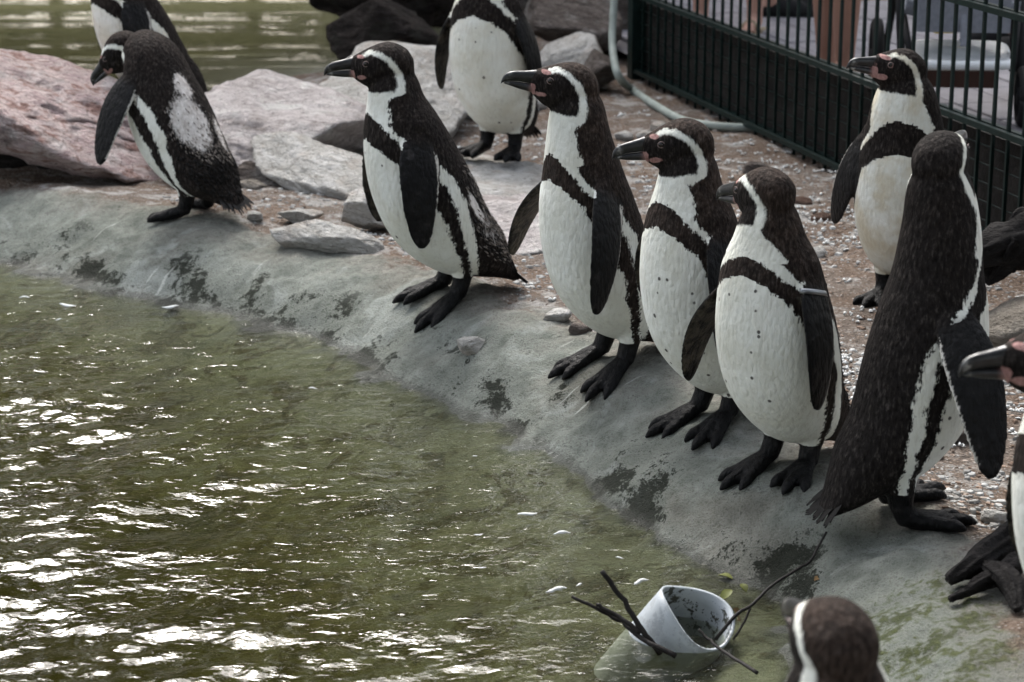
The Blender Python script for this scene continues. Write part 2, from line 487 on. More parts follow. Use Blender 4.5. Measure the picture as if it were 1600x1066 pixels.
# ------------------------------------------------------------------ rocks
def ico(sub):
    b = bmesh.new(); bmesh.ops.create_icosphere(b, subdivisions=sub, radius=1.0)
    v = np.array([q.co[:] for q in b.verts]); f = [[q.index for q in fa.verts] for fa in b.faces]; b.free()
    return v, f
_ICO = {}
def rock_mesh(size, seed, cuts=16, sub=5, strata=0.02, rough=0.05, sharp=60.0, flat_top=0.0):
    if sub not in _ICO: _ICO[sub] = ico(sub)
    D, F = _ICO[sub]
    rs = np.random.RandomState(seed)
    n = rs.normal(size=(cuts, 3)); n /= np.linalg.norm(n, axis=1)[:, None]
    h = rs.uniform(0.62, 0.98, cuts)
    if flat_top: n[0] = (0, 0, 1); h[0] = flat_top
    dn = np.maximum(D @ n.T, 1e-3) / h
    r = 1.0 / (np.sum(dn ** sharp, 1) ** (1 / sharp))
    r = np.minimum(r, 1.25)
    P = D * r[:, None] * np.array(size)
    L = max(size)
    nz = fbm(P / L * 3.0, 4, seed)
    lay = P @ np.array([0.25, 0.35, 0.9]) / L
    st = fbm(np.stack([lay * 16, P[:, 0] / L * 1.2, P[:, 1] / L * 1.2], 1), 3, seed + 3)
    crack = np.abs(fbm(P / L * 4.0 + 9, 3, seed + 5))
    d = rough * L * nz + strata * L * st - 0.05 * L * np.clip(0.07 - crack, 0, 1) * 6
    d += 0.014 * L * fbm(P / L * 16, 3, seed + 8) + strata * L * 0.5 * np.round(st * 3) / 3
    return P + D * d[:, None], F
def rock_material(name, stops, streak, dark, sc=7.0):
    m = NT(name)
    v = m.obj((1, 1, 1), rand=True)
    vst = m.obj((2.2, 3.0, 11.0), rand=True)
    a = m.noise(vst, sc * 0.55, 6, 0.65, 0.7)
    c = m.ramp(a, stops)
    c = m.mix(m.math('MULTIPLY', m.step(m.noise(v, sc * 1.3, 5, 0.6), 0.5, 0.68), 0.6), c, streak)
    c = m.mix(m.math('MULTIPLY', m.step(m.noise(v, sc * 7, 5, 0.7), 0.56, 0.70), 0.55), c, dark)
    vein = m.math('ABSOLUTE', m.math('SUBTRACT', m.noise(vst, sc * 0.8, 4, 0.6, 1.2), 0.5))
    c = m.mix(m.math('MULTIPLY', m.step(vein, 0.018, 0.004), 0.6), c, dark)
    h = m.math('ADD', m.noise(v, sc * 6, 6, 0.7), m.math('MULTIPLY', m.noise(vst, sc * 1.6, 5, 0.65), 0.8))
    m.bsdf(c, 0.85, m.bump(h, 1.0, 0.045), 0.08)
    return m.m
PINK = rock_material('pink_quartzite', [(0.30, (0.156, 0.078, 0.058)), (0.42, (0.408, 0.270, 0.240)), (0.52, (0.660, 0.552, 0.528)), (0.60, (0.504, 0.372, 0.360)), (0.75, (0.600, 0.516, 0.528))], (0.744, 0.696, 0.672), (0.084, 0.048, 0.036))
LILAC = rock_material('lilac_grey_rock', [(0.30, (0.359, 0.316, 0.295)), (0.5, (0.575, 0.525, 0.510)), (0.72, (0.747, 0.705, 0.675))], (0.780, 0.780, 0.732), (0.186, 0.159, 0.144))
PALE = rock_material('pale_limestone', [(0.3, (0.416, 0.403, 0.370)), (0.5, (0.578, 0.564, 0.530)), (0.72, (0.752, 0.739, 0.713))], (0.497, 0.430, 0.370), (0.202, 0.175, 0.142))
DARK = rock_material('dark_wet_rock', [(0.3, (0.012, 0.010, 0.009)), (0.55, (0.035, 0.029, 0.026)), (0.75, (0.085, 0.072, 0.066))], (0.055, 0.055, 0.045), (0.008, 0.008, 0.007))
BROWN = rock_material('brown_rock', [(0.3, (0.07, 0.058, 0.05)), (0.55, (0.16, 0.135, 0.12)), (0.75, (0.28, 0.25, 0.23))], (0.36, 0.35, 0.33), (0.03, 0.026, 0.022))
TAN = rock_material('tan_boulder', [(0.3, (0.20, 0.175, 0.145)), (0.55, (0.29, 0.26, 0.22)), (0.75, (0.37, 0.34, 0.30))], (0.26, 0.24, 0.21), (0.09, 0.08, 0.06))

def rock(name, label, u, v, y, size, rot, seed, mat, z=None, group=None, **kw):
    """u, v: pixel of the rock's centre, y: its distance in metres (from where it meets the ground)"""
    P, F = rock_mesh(size, seed, **kw)
    o = mesh_obj(name, P, F, mat)
    c = at_y(u, v, y)
    if z is not None: c[2] = z
    o.location = tuple(c)
    o.rotation_euler = tuple(R(a) for a in rot)
    tag(o, label, 'rock', group)
    return o
RG = 'rocks between the two ponds'
rock('boulder', 'big pinkish white streaked boulder overhanging the dark hollow beside the stooping penguin', 62, 160, 7.0, (0.64, 0.42, 0.12), (-2, 15, -6), 21, PINK, group=RG, cuts=14, sub=6, strata=0.035)
rock('boulder', 'pink corner block under the right end of the pink streaked boulder', 300, 262, 6.72, (0.13, 0.20, 0.115), (0, 4, 20), 22, PINK, group=RG, cuts=12)
rock('boulder', 'wide lilac grey boulder with diagonal cracks between the leaning and the stooping penguin', 450, 200, 7.15, (0.36, 0.38, 0.14), (12, 3, -10), 24, LILAC, group=RG, cuts=15, sub=6)
rock('boulder', 'low pale boulder rising behind the head of the leaning penguin', 600, 165, 7.5, (0.34, 0.42, 0.13), (8, -2, 12), 28, PALE, group=RG, cuts=15)
rock('boulder', 'near-black stone added to darken the hollow under the pink streaked boulder', 40, 285, 7.05, (0.55, 0.25, 0.13), (0, 0, 5), 29, DARK, group=RG, cuts=14)  # near-black filler, deepens the shade in the gap below the overhang
rock('slab', 'flat pale slab with a straight front edge below the lilac grey boulder', 510, 276, 6.62, (0.24, 0.17, 0.062), (14, 12, -22), 31, PALE, group=RG, cuts=11, flat_top=0.8)
rock('slab', 'grey block tucked under the left end of the flat pale slab', 418, 275, 6.75, (0.12, 0.12, 0.07), (0, 0, 30), 32, BROWN, group=RG)
rock('stone', 'pale angular stone just behind the lower breast of the leaning penguin', 570, 335, 6.02, (0.095, 0.075, 0.055), (0, 14, 30), 34, PALE, group=RG, cuts=11)
rock('stone', 'long low pale stone lying along the inner edge of the concrete bank', 500, 372, 5.78, (0.15, 0.07, 0.045), (0, 9, -20), 35, PALE, group=RG, cuts=12)
rock('stone', 'small rounded pale stone between the long low stone and the flat slab', 470, 339, 6.08, (0.055, 0.045, 0.028), (0, 4, 10), 36, PALE, group=RG)
rock('stone', 'long smooth pebble beside the tail of the stooping penguin', 398, 289, 6.55, (0.045, 0.025, 0.02), (0, 12, -15), 37, TAN, group=RG, sub=4, rough=0.02, strata=0.005)
rock('stone', 'small white pebble on the soil just right of the stooping penguin tail', 398, 338, 6.05, (0.024, 0.02, 0.017), (0, 0, 0), 38, PALE, group=RG, sub=4)
rock('slab', 'broad pale slab under the feet of the plump penguin', 765, 282, 6.55, (0.30, 0.42, 0.095), (-2, 4, 20), 41, PALE, z=-0.045, group=RG, cuts=12, sub=6, flat_top=0.93)
rock('slab', 'low weathered slab sloping down in front of the pale slab of the plump penguin', 790, 335, 5.95, (0.20, 0.24, 0.06), (6, 2, -12), 42, LILAC, z=-0.01, group=RG, cuts=13)
rock('slab', 'pale flat rock by the far water behind the plump penguin', 690, 125, 8.05, (0.32, 0.34, 0.10), (0, 2, 8), 43, PALE, z=0.0, group=RG, cuts=12)
rock('boulder', 'black wet boulder standing in the far pond', 600, 62, 8.9, (0.26, 0.25, 0.17), (0, 0, 15), 45, DARK, group=RG)
rock('boulder', 'second black wet rock above the boulder in the far pond', 610, -12, 9.6, (0.34, 0.3, 0.17), (0, 3, -10), 46, DARK, group=RG)
rock('boulder', 'dark brown boulder with pale lime marks by the top of the hose', 885, 28, 9.15, (0.19, 0.25, 0.13), (0, 12, -15), 47, BROWN, group=RG)
rock('boulder', 'brown stone block behind the dark brown boulder', 835, -35, 10.2, (0.30, 0.3, 0.25), (0, 0, 15), 48, BROWN, group=RG)
rock('boulder', 'grey brown stone block beside the corner post of the fence', 960, 25, 9.6, (0.20, 0.2, 0.22), (0, 0, 25), 52, BROWN, group=RG)
rock('slab', 'pale tilted slab in front of the dark brown boulder by the hose', 890, 92, 8.55, (0.12, 0.15, 0.07), (0, -18, 35), 49, PALE, group=RG, cuts=10)
rock('stone', 'dark blocky stone between the hose and the pale tilted slab', 935, 112, 8.35, (0.085, 0.1, 0.085), (0, 0, 10), 50, BROWN, group=RG)
rock('boulder', 'smooth tan boulder under the black driftwood branch', 1592, 520, 4.72, (0.115, 0.14, 0.085), (0, 0, 20), 51, TAN, group=RG, cuts=20, sharp=10, strata=0.008, rough=0.03)

rock('stone', 'black stone added as the dark mass under the forked log', 1585, 985, 3.42, (0.085, 0.08, 0.035), (0, 0, 20), 53, DARK, group=RG)  # black stone added in place of the shadow beneath the log
# ------------------------------------------------------------------ driftwood, pipe, twigs
def wood_material(name, c0, c1, c2):
    m = NT(name)
    v = m.obj((9, 30, 30)); v2 = m.obj()
    a = m.noise(v, 3.0, 6, 0.7, 0.6)
    m.bsdf(m.ramp(a, [(0.3, c0), (0.6, c1), (0.82, c2)]), 0.72, m.bump(m.math('ADD', a, m.noise(v2, 60, 5, 0.7)), 0.9, 0.012), 0.1)
    return m.m
BLACKWOOD = wood_material('black_driftwood', (0.008, 0.007, 0.007), (0.022, 0.020, 0.019), (0.085, 0.08, 0.075))
def driftwood(name, label, limbs, seed, voxel=0.006):
    root = empty(name, tuple(limbs[0][1][0]))
    for li, (pname, pts, rad) in enumerate(limbs):
        P, _ = spline(np.column_stack([np.array(pts), np.array(rad)]), 60)
        n = 26
        mb = MB(); mb.tube(list(P[:, :3]), list(P[:, 3]), n)
        V = np.array(mb.v)
        ctr = np.repeat(P[:, :3], n, 0); al = np.repeat(np.arange(60), n); th = np.tile(np.arange(n), 60) * 2 * np.pi / n
        q = np.stack([np.cos(th) * 2.2, np.sin(th) * 2.2, al * 0.07], 1)
        k = 1 + 0.5 * fbm(q, 4, seed + li) + 0.55 * fbm(q * np.array([3.2, 3.2, 0.25]), 3, seed + 9 + li)
        V = ctr + (V - ctr) * k[:, None]
        o = mesh_obj(pname, V - np.array(limbs[0][1][0]), mb.f, BLACKWOOD, root)
    tag(root, label, 'driftwood')
    return root
yb = 4.85
driftwood('driftwood_branch', 'thick black driftwood branch jutting in over the tan boulder',
          [('limb', [at_y(1492, 408, yb), at_y(1525, 398, yb), at_y(1570, 382, yb + .03), at_y(1625, 368, yb + .08), at_y(1720, 360, yb + .15), at_y(1900, 450, yb + .3), at_y(1980, 560, yb + .3)], [0.014, 0.032, 0.046, 0.052, 0.056, 0.06, 0.06]),
           ('stub', [at_y(1585, 375, yb + .03), at_y(1560, 415, yb + .02), at_y(1543, 444, yb)], [0.045, 0.030, 0.006]),
           ('branch_stub', [at_y(1640, 352, yb + .08), at_y(1600, 338, yb + .1), at_y(1580, 350, yb + .1)], [0.03, 0.018, 0.006])], 61)
g0 = hit_ground(1484, 918)
driftwood('forked_log', 'dark forked log lying on the mossy bank beneath the pink faced penguin',
          [('limb', [hit_ground(1482, 926) + (0, 0, .022), hit_ground(1520, 912) + (0, 0, .035), hit_ground(1565, 890) + (0, 0, .045), hit_ground(1620, 868) + (0, 0, .05), hit_ground(1760, 835) + (0, 0, .05)], [0.008, 0.020, 0.024, 0.028, 0.034]),
           ('prong', [hit_ground(1484, 948) + (0, 0, .012), hit_ground(1530, 932) + (0, 0, .022), hit_ground(1590, 905) + (0, 0, .03)], [0.006, 0.012, 0.016]),
           ('bark_flap', [hit_ground(1535, 918) + (0, 0, .04), hit_ground(1575, 935) + (0, 0, .03), hit_ground(1590, 962) + (0, 0, .01)], [0.008, 0.020, 0.006])], 63)

def pipe():
    m = NT('grey_plastic')
    v = m.obj()
    c = m.ramp(m.noise(v, 14, 4), [(0.3, (0.30, 0.33, 0.35)), (0.7, (0.42, 0.455, 0.48))])
    gr = m.step(m.math('ADD', m.math('MULTIPLY', m.noise(v, 32, 5, 0.7), 0.6), m.math('MULTIPLY', m.noise(v, 110, 4, 0.7), 0.4)), 0.515, 0.555)
    c = m.mix(m.math('MULTIPLY', gr, m.math('ADD', 0.22, m.math('MULTIPLY', m.attr('inside'), 0.75))), c, (0.035, 0.036, 0.024))
    m.bsdf(c, 0.45, m.bump(m.noise(v, 80, 4), 0.15, 0.003), 0.4)
    # bell-shaped pipe end rising out of the water, mouth cut on a slant and tipped to the right
    n, L = 56, 14
    c0 = at_z(1062, 992, WZ); 
    ax = np.array([0.46, -0.30, 0.83]); ax /= np.linalg.norm(ax)
    e1 = np.cross(ax, [0, 1, 0]); e1 /= np.linalg.norm(e1)     # to the low side of the tilt
    e2 = np.cross(ax, e1)
    rings, ins = [], []
    for (t0, ro) in [(-0.16, 0.083), (-0.08, 0.080), (-0.03, 0.076), (0.01, 0.074), (0.04, 0.072), (0.058, 0.071)]:
        rings.append((t0, ro, 0))
    for (t0, ro) in [(0.057, 0.066), (0.03, 0.067), (0.0, 0.069), (-0.05, 0.073), (-0.16, 0.077)]:
        rings.append((t0, ro, 1))
    V = []
    for t0, ro, q in rings:
        for k in range(n):
            th = 2 * np.pi * k / n
            wob = 1 + 0.03 * math.sin(3 * th + 1) * (t0 > -0.02)
            V.append(ax * (t0 + 0.012 * math.sin(2 * th + 0.6) * (t0 > 0)) + (e1 * math.cos(th) * ro + e2 * math.sin(th) * ro) * wob); ins.append(q)
    f = []
    for i in range(len(rings) - 1):
        for k in range(n):
            k2 = (k + 1) % n
            f.append((i * n + k, i * n + k2, (i + 1) * n + k2, (i + 1) * n + k))
    o = mesh_obj('plastic_pipe', V, f, m.m)
    add_attr(o.data, 'inside', np.array(ins, float))
    o.location = tuple(c0)
    tag(o, 'pale grey plastic pipe end with slanted open mouth rising from the water', 'pipe')
pipe()

TWIG = simple_mat('dark_twig', (0.016, 0.014, 0.013), 0.6, 0.5, 60, 0.4, 0.003)
def twig(label, branches, base=None):
    root = empty('twig', tuple(branches[0][0][0]))
    o0 = np.array(branches[0][0][0])
    for pts, r0, r1 in branches:
        P, _ = spline(np.array(pts), 4 * len(pts))
        jit = np.column_stack([fbm(np.column_stack([np.arange(len(P)) * .7, np.full(len(P), k * 7.), np.zeros(len(P))]), 2, 71) for k in range(3)]) * r0 * 0.5
        mb = MB(); mb.tube(list(P + jit - o0), list(np.linspace(r0, r1, len(P))), 7)
        mb.build('stem' if pts is branches[0][0] else 'side_stem', TWIG, root)
    tag(root, label, 'twig', 'twigs at the pipe')
yy = at_z(1090, 1000, WZ)[1]
W3 = lambda u, v, y: at_y(u, v, y)
twig('long thin bent twig leaning from the bank down to the pipe', [
    ([W3(1117, 1000, yy), W3(1150, 962, yy + .02), W3(1178, 942, yy + .05), W3(1202, 918, yy + .08), W3(1240, 893, yy + .12), W3(1268, 874, yy + .16), W3(1291, 832, yy + .2)], 0.0034, 0.0022),
    ([W3(1145, 1000, yy + .01), W3(1160, 978, yy + .03), W3(1172, 950, yy + .05)], 0.0022, 0.0022)])
ys = at_z(1000, 1005, WZ)[1] - .04
twig('thick straight black stick standing out of the water beside the pipe', [([W3(1030, 1022, ys), W3(1005, 985, ys), W3(975, 940, ys + .02), W3(941, 893, ys + .03)], 0.0052, 0.0042)])
twig('knobbly black stick lying low across the other one beside the pipe', [
    ([W3(1055, 1026, ys - .03), W3(1010, 1002, ys - .01), W3(975, 975, ys + .02), W3(940, 955, ys + .03), W3(894, 931, ys + .04)], 0.0050, 0.0026),
    ([W3(1000, 990, ys), W3(965, 962, ys + .02), W3(931, 945, ys + .03)], 0.0045, 0.0035)])
twig('thin dark twig trailing into the water in front of the pipe mouth', [([W3(1182, 1052, yy - .2), W3(1140, 1024, yy - .14), W3(1110, 1002, yy - .1), W3(1092, 984, yy - .08)], 0.0034, 0.0022)])

LEAFW = simple_mat('fallen_leaf', (0.11, 0.12, 0.035), 0.5, 0.4, 30, 0.2, 0.002)
LEAFB = simple_mat('brown_leaf', (0.16, 0.10, 0.045), 0.6, 0.4, 30, 0.2, 0.002)
def leaf(label, p, ln, rot, mat):
    g, f = [], []
    for i in range(9):
        u = i / 8
        w = ln * 0.32 * math.sin(math.pi * min(u * 0.97 + 0.015, 1)) ** 0.8
        z = 0.12 * ln * math.sin(u * 3)
        g += [(u * ln, -w, z + w * 0.3), (u * ln, 0, z), (u * ln, w, z + w * 0.3)]
    for i in range(8):
        f += [(i * 3, i * 3 + 3, i * 3 + 4, i * 3 + 1), (i * 3 + 1, i * 3 + 4, i * 3 + 5, i * 3 + 2)]
    nq = len(g)
    g += [(x, y, z - 0.0008) for x, y, z in g]
    f += [tuple(k + nq for k in q[::-1]) for q in f]
    o = mesh_obj('leaf', g, f, mat)
    o.location = tuple(p); o.rotation_euler = tuple(R(a) for a in rot)
    tag(o, label, 'leaf', 'fallen leaves in the water')
lp = lambda u, v, dz=0.004: at_z(u, v, WZ + dz)
leaf('upright green leaf at the waterline behind the pipe', lp(1126, 938, .01), 0.028, (20, -30, 30), LEAFW)
leaf('brown curled leaf hanging at the twig behind the pipe', lp(1146, 952, .03), 0.034, (60, 55, 60), LEAFB)
leaf('small olive leaf beside the brown curled leaf', lp(1166, 925, .01), 0.022, (0, -20, 110), LEAFW)
leaf('pale green leaf floating near the bank behind the pipe', lp(1145, 905, .004), 0.030, (4, 0, 150), LEAFW)
leaf('orange brown leaf caught on the bank under the black backed penguin', hit_ground(1272, 912) + (0, 0, .006), 0.018, (10, 0, 40), LEAFB)

# ------------------------------------------------------------------ small white flecks floating on the pond
DOWN = simple_mat('white_down', (0.58, 0.59, 0.58), 0.8, 0.1, 40, 0.3, 0.004)
def fluff(name, label, p, ln, rz, seed, group):
    rs = np.random.RandomState(seed)
    g, f = [], []
    n = 9
    for i in range(n):
        u = i / (n - 1)
        w = ln * 0.26 * math.sin(math.pi * (0.06 + 0.9 * u)) * rs.uniform(0.6, 1.15)
        b = 0.10 * ln * math.sin(u * 2.6 + seed)
        z = 0.05 * ln * math.sin(u * 5 + seed)
        g += [(u * ln, b - w, z), (u * ln, b, z + 0.10 * ln * math.sin(math.pi * u)), (u * ln, b + w * rs.uniform(.5, 1.1), z)]
    for i in range(n - 1):
        f += [(i * 3, i * 3 + 3, i * 3 + 4, i * 3 + 1), (i * 3 + 1, i * 3 + 4, i * 3 + 5, i * 3 + 2), (i * 3, i * 3 + 2, i * 3 + 5, i * 3 + 3)]
    f += [(0, 1, 2), (n * 3 - 3, n * 3 - 1, n * 3 - 2)]
    o = mesh_obj(name, g, f, DOWN)
    o.location = tuple(p); o.rotation_euler = (0, 0, rz)
    tag(o, label, 'feather', group)
FG = 'white flecks floating on the pond'
FLAB = ['ragged white fleck floating behind the black sticks', 'white fleck floating just behind the pipe', 'tiny white fleck floating between the pipe and the bank', 'broad white fleck floating off the bank below the profile penguin', 'small white fleck next to the broad floating one', 'tiny white fleck on the open water out from the pipe', 'tiny white fleck beside the ragged one',
        'pale fleck floating close to the broad floating one', 'round white fleck floating below the leaning penguin', 'tiny white fleck in the shallows below the slim penguin', 'long white fleck in the shallows below the dark stone hollow', 'long white fleck in the shallows below the stooping penguin', 'short white fleck beside the long one below the dark hollow', 'white fleck at the waterline under the pink boulder']
for k, (u, v, ln) in enumerate([(852, 922, .040), (990, 912, .036), (961, 871, .016), (810, 806, .040), (740, 836, .018), (748, 886, .014), (899, 915, .016), (864, 833, .034), (481, 607, .022), (738, 714, .014),
                                (92, 476, .05), (252, 480, .045), (85, 500, .02), (30, 464, .03)]):
    fluff('floating_fleck', FLAB[k], at_z(u, v, WZ + 0.004), ln, 0.5 * math.sin(k * 2.3) + 0.2, 80 + k, FG)
# ------------------------------------------------------------------ penguins
def penguin_material():
    m = NT('plumage')
    v = m.obj(rand=True)
    vl = m.obj((1, 1, 0.35), rand=True)
    w = m.attr('white'); skin = m.attr('skin'); bare = m.attr('bare'); moult = m.attr('moult'); brown = m.attr('brown'); belly = m.attr('belly')
    nf = m.noise(vl, 170, 4, 0.7); nm = m.noise(v, 34, 5, 0.65); nl = m.noise(v, 9, 3)
    wn_ = m.math('MULTIPLY_ADD', m.attr('edge'), m.math('ADD', m.math('MULTIPLY', m.math('SUBTRACT', nm, 0.5), 0.024), m.math('MULTIPLY', m.math('SUBTRACT', nf, 0.5), 0.034)), w)
    fw = m.step(wn_, -0.0032, 0.0032)
    dark = m.ramp(nf, [(0.30, (0.0032, 0.0029, 0.0028)), (0.55, (0.014, 0.0125, 0.0118)), (0.80, (0.070, 0.062, 0.057))])
    dark = m.mix(m.math('MULTIPLY', brown, m.math('ADD', 0.35, m.math('MULTIPLY', m.step(nm, 0.3, 0.7), 0.65))), dark, m.ramp(nf, [(0.3, (0.012, 0.008, 0.0065)), (0.55, (0.05, 0.036, 0.029)), (0.8, (0.15, 0.115, 0.095))]))
    fl = m.vor(m.obj((1, 1, 0.55), rand=True), 95)
    tip = m.math('MULTIPLY', m.step(m.n('ShaderNodeSeparateColor', Color=fl.outputs['Color']).outputs[1], 0.76, 0.85), m.step(fl.outputs['Distance'], 0.42, 0.2))
    dark = m.mix(m.math('MULTIPLY', tip, m.math('ADD', 0.05, m.math('MULTIPLY', moult, 1.2), None, True)), dark, (0.20, 0.175, 0.15))
    mf = m.step(m.math('ADD', moult, m.math('MULTIPLY', m.math('ADD', m.math('MULTIPLY', m.math('SUBTRACT', nm, 0.5), 0.7), m.math('MULTIPLY', m.math('SUBTRACT', nf, 0.5), 1.0)), 1.0)), 0.50, 0.88)
    dark = m.mix(mf, dark, m.ramp(m.noise(vl, 55, 4, 0.7), [(0.3, (0.42, 0.38, 0.35)), (0.7, (0.74, 0.71, 0.68))]))
    whi = m.ramp(nl, [(0.3, (0.63, 0.64, 0.57)), (0.7, (0.77, 0.79, 0.745))])
    whi = m.mix(m.math('MULTIPLY', m.step(m.noise(m.obj((1.6, 1.6, 0.25), rand=True), 70, 4, 0.75), 0.48, 0.72), 0.42), whi, (0.42, 0.41, 0.36))
    dirt = m.attr('dirt')
    whi = m.mix(m.math('MULTIPLY', dirt, m.step(m.noise(v, 16, 4), 0.3, 0.7)), whi, (0.50, 0.44, 0.31))
    sp = m.vor(v, 33)
    sr = m.n('ShaderNodeSeparateColor', Color=sp.outputs['Color']).outputs[0]
    spot = m.math('MULTIPLY', m.step(sr, 0.52, 0.53), m.step(m.math('ADD', sp.outputs['Distance'], m.math('ADD', m.math('MULTIPLY', nf, 0.12), m.math('MULTIPLY', sr, 0.10))), 0.30, 0.23))
    spot = m.math('MULTIPLY', spot, belly)
    whi = m.mix(m.math('MULTIPLY', spot, 0.9), whi, (0.035, 0.03, 0.028))
    col = m.mix(fw, dark, whi)
    # bare black skin of flippers and feet
    bcol = m.ramp(nm, [(0.35, (0.0030, 0.0030, 0.0033)), (0.60, (0.0080, 0.0078, 0.0080)), (0.78, (0.042, 0.038, 0.038))])
    inner = m.attr('inner')
    bcol = m.mix(m.math('MULTIPLY', inner, m.step(nm, 0.38, 0.62)), bcol, m.ramp(nf, [(0.3, (0.05, 0.043, 0.033)), (0.7, (0.13, 0.11, 0.085))]))
    bcol = m.mix(m.math('MULTIPLY', m.attr('fringe'), m.step(nf, 0.38, 0.5)), bcol, (0.62, 0.60, 0.55))
    col = m.mix(bare, col, bcol)
    pk = m.step(m.math('ADD', skin, m.math('MULTIPLY', m.math('SUBTRACT', nm, 0.5), 0.9)), 0.42, 0.62)
    col = m.mix(pk, col, m.ramp(nf, [(0.3, (0.22, 0.115, 0.105)), (0.7, (0.44, 0.27, 0.25))]))
    h = m.math('ADD', m.math('MULTIPLY', nf, 0.7), m.math('MULTIPLY', m.math('SUBTRACT', 1.0, fl.outputs['Distance']), 0.55))
    bs = m.math('SUBTRACT', 0.65, m.math('MULTIPLY', fw, 0.15))
    bnode = m.n('ShaderNodeBump', Strength=bs, Distance=0.009, Height=h)
    rough = m.math('SUBTRACT', 0.72, m.math('MULTIPLY', bare, 0.34))
    m.bsdf(col, rough, bnode.outputs[0], m.math('ADD', 0.05, m.math('MULTIPLY', bare, 0.07)))
    return m.m
PLUM = penguin_material()
def beak_material():
    m = NT('beak_horn')
    v = m.obj(rand=True)
    c = m.ramp(m.noise(v, 60, 4), [(0.35, (0.005, 0.005, 0.0055)), (0.7, (0.022, 0.022, 0.023))])
    band = m.attr('band')
    c = m.mix(m.math('MULTIPLY', band, m.step(m.noise(v, 90, 3), 0.38, 0.62)), c, (0.33, 0.33, 0.31))
    c = m.mix(m.attr('pinkbase'), c, (0.42, 0.235, 0.21))
    m.bsdf(c, 0.32, m.bump(m.noise(m.obj((0.4, 1.5, 1.5)), 120, 3), 0.25, 0.003), 0.5)
    return m.m
BEAK = beak_material()
EYE = NT('eye_gloss'); EYE.bsdf((0.012, 0.007, 0.005), 0.07, None, 0.6); EYE = EYE.m
LID = simple_mat('eyelid_skin', (0.19, 0.145, 0.135), 0.5, 0.2, 200, 0.1, 0.001)
FEATHER = simple_mat('tail_feather', (0.008, 0.0072, 0.0067), 0.6, 0.6, 60, 0.3, 0.002)
LOOSE = simple_mat('loose_feather', (0.20, 0.175, 0.155), 0.8, 0.5, 60, 0.2, 0.002)
METAL = simple_mat('band_metal', (0.26, 0.27, 0.28), 0.4, 0.15, 60, 0.1, 0.001, 0.9)

#            x      z     front  back   half width       (metres, sagittal plane, forward = +x)
SPINE = [(-0.196, 0.040, 0.010, 0.008, 0.032),   # 0 tail tip
         (-0.162, 0.070, 0.032, 0.030, 0.053),   # 1 tail
         (-0.110, 0.108, 0.064, 0.074, 0.086),   # 2 rump
         (-0.050, 0.150, 0.094, 0.100, 0.105),   # 3 pelvis
         (0.004, 0.212, 0.112, 0.117, 0.118),    # 4 belly
         (0.040, 0.288, 0.113, 0.116, 0.120),    # 5 mid
         (0.066, 0.362, 0.102, 0.104, 0.110),    # 6 chest
         (0.084, 0.428, 0.084, 0.086, 0.097),    # 7 shoulder
         (0.096, 0.478, 0.065, 0.067, 0.072),    # 8 neck base
         (0.103, 0.518, 0.055, 0.056, 0.056)]    # 9 neck
HEADR = [(-0.062, 0.004, 0.028, 0.015), (-0.055, 0.019, 0.038, 0.028), (-0.045, 0.032, 0.047, 0.037), (-0.022, 0.045, 0.054, 0.045), (0.0, 0.048, 0.057, 0.046),
         (0.022, 0.043, 0.057, 0.043), (0.045, 0.034, 0.051, 0.034), (0.060, 0.027, 0.042, 0.026), (0.073, 0.021, 0.032, 0.0185), (0.081, 0.013, 0.023, 0.012)]

def loft(rings, n):
    v, f = [], []
    m = len(rings)
    for r in rings: v += list(r)
    for i in range(m - 1):
        for k in range(n):
            k2 = (k + 1) % n
            f.append((i * n + k, i * n + k2, (i + 1) * n + k2, (i + 1) * n + k))
    f.append(tuple(range(n))[::-1]); f.append(tuple((m - 1) * n + k for k in range(n)))
    return v, f
def rotm(axis, a):
    return np.array(Matrix.Rotation(a, 3, axis))

FLIP_W = [(-0.12, 0.018), (0.0, 0.030), (0.10, 0.039), (0.25, 0.047), (0.42, 0.048), (0.60, 0.044), (0.76, 0.037), (0.88, 0.028), (0.95, 0.018), (0.99, 0.007)]
def flip_frame(F, side, root):
    sw, sp, tw = R(F.get('swing', 0)), R(F.get('spread', 14)), R(F.get('twist', 0))
    D = np.array([math.sin(sw) * math.cos(sp), side * math.sin(sp), -math.cos(sw) * math.cos(sp)])
    W = np.array([math.cos(sw), 0, math.sin(sw)])
    W = W - D * W.dot(D); W /= np.linalg.norm(W)
    C = np.cross(D, W) * (1 if np.cross(D, W)[1] * side > 0 else -1)      # outward
    M = np.array(Matrix.Rotation(tw * side, 3, Vector(D)))
    W, C = M @ W, M @ C
    return D, W, C
def flip_center(F, root, D, W, C, a):
    L = F.get('L', 0.255)
    a = np.asarray(a, float)[..., None]
    return root + D * L * a + W * (F.get('sweep', -0.03) * a ** 2) + C * (F.get('bow', 0.02) * np.sin(np.pi * np.clip(a, 0, 1)) + F.get('curl', 0.0) * a ** 2)

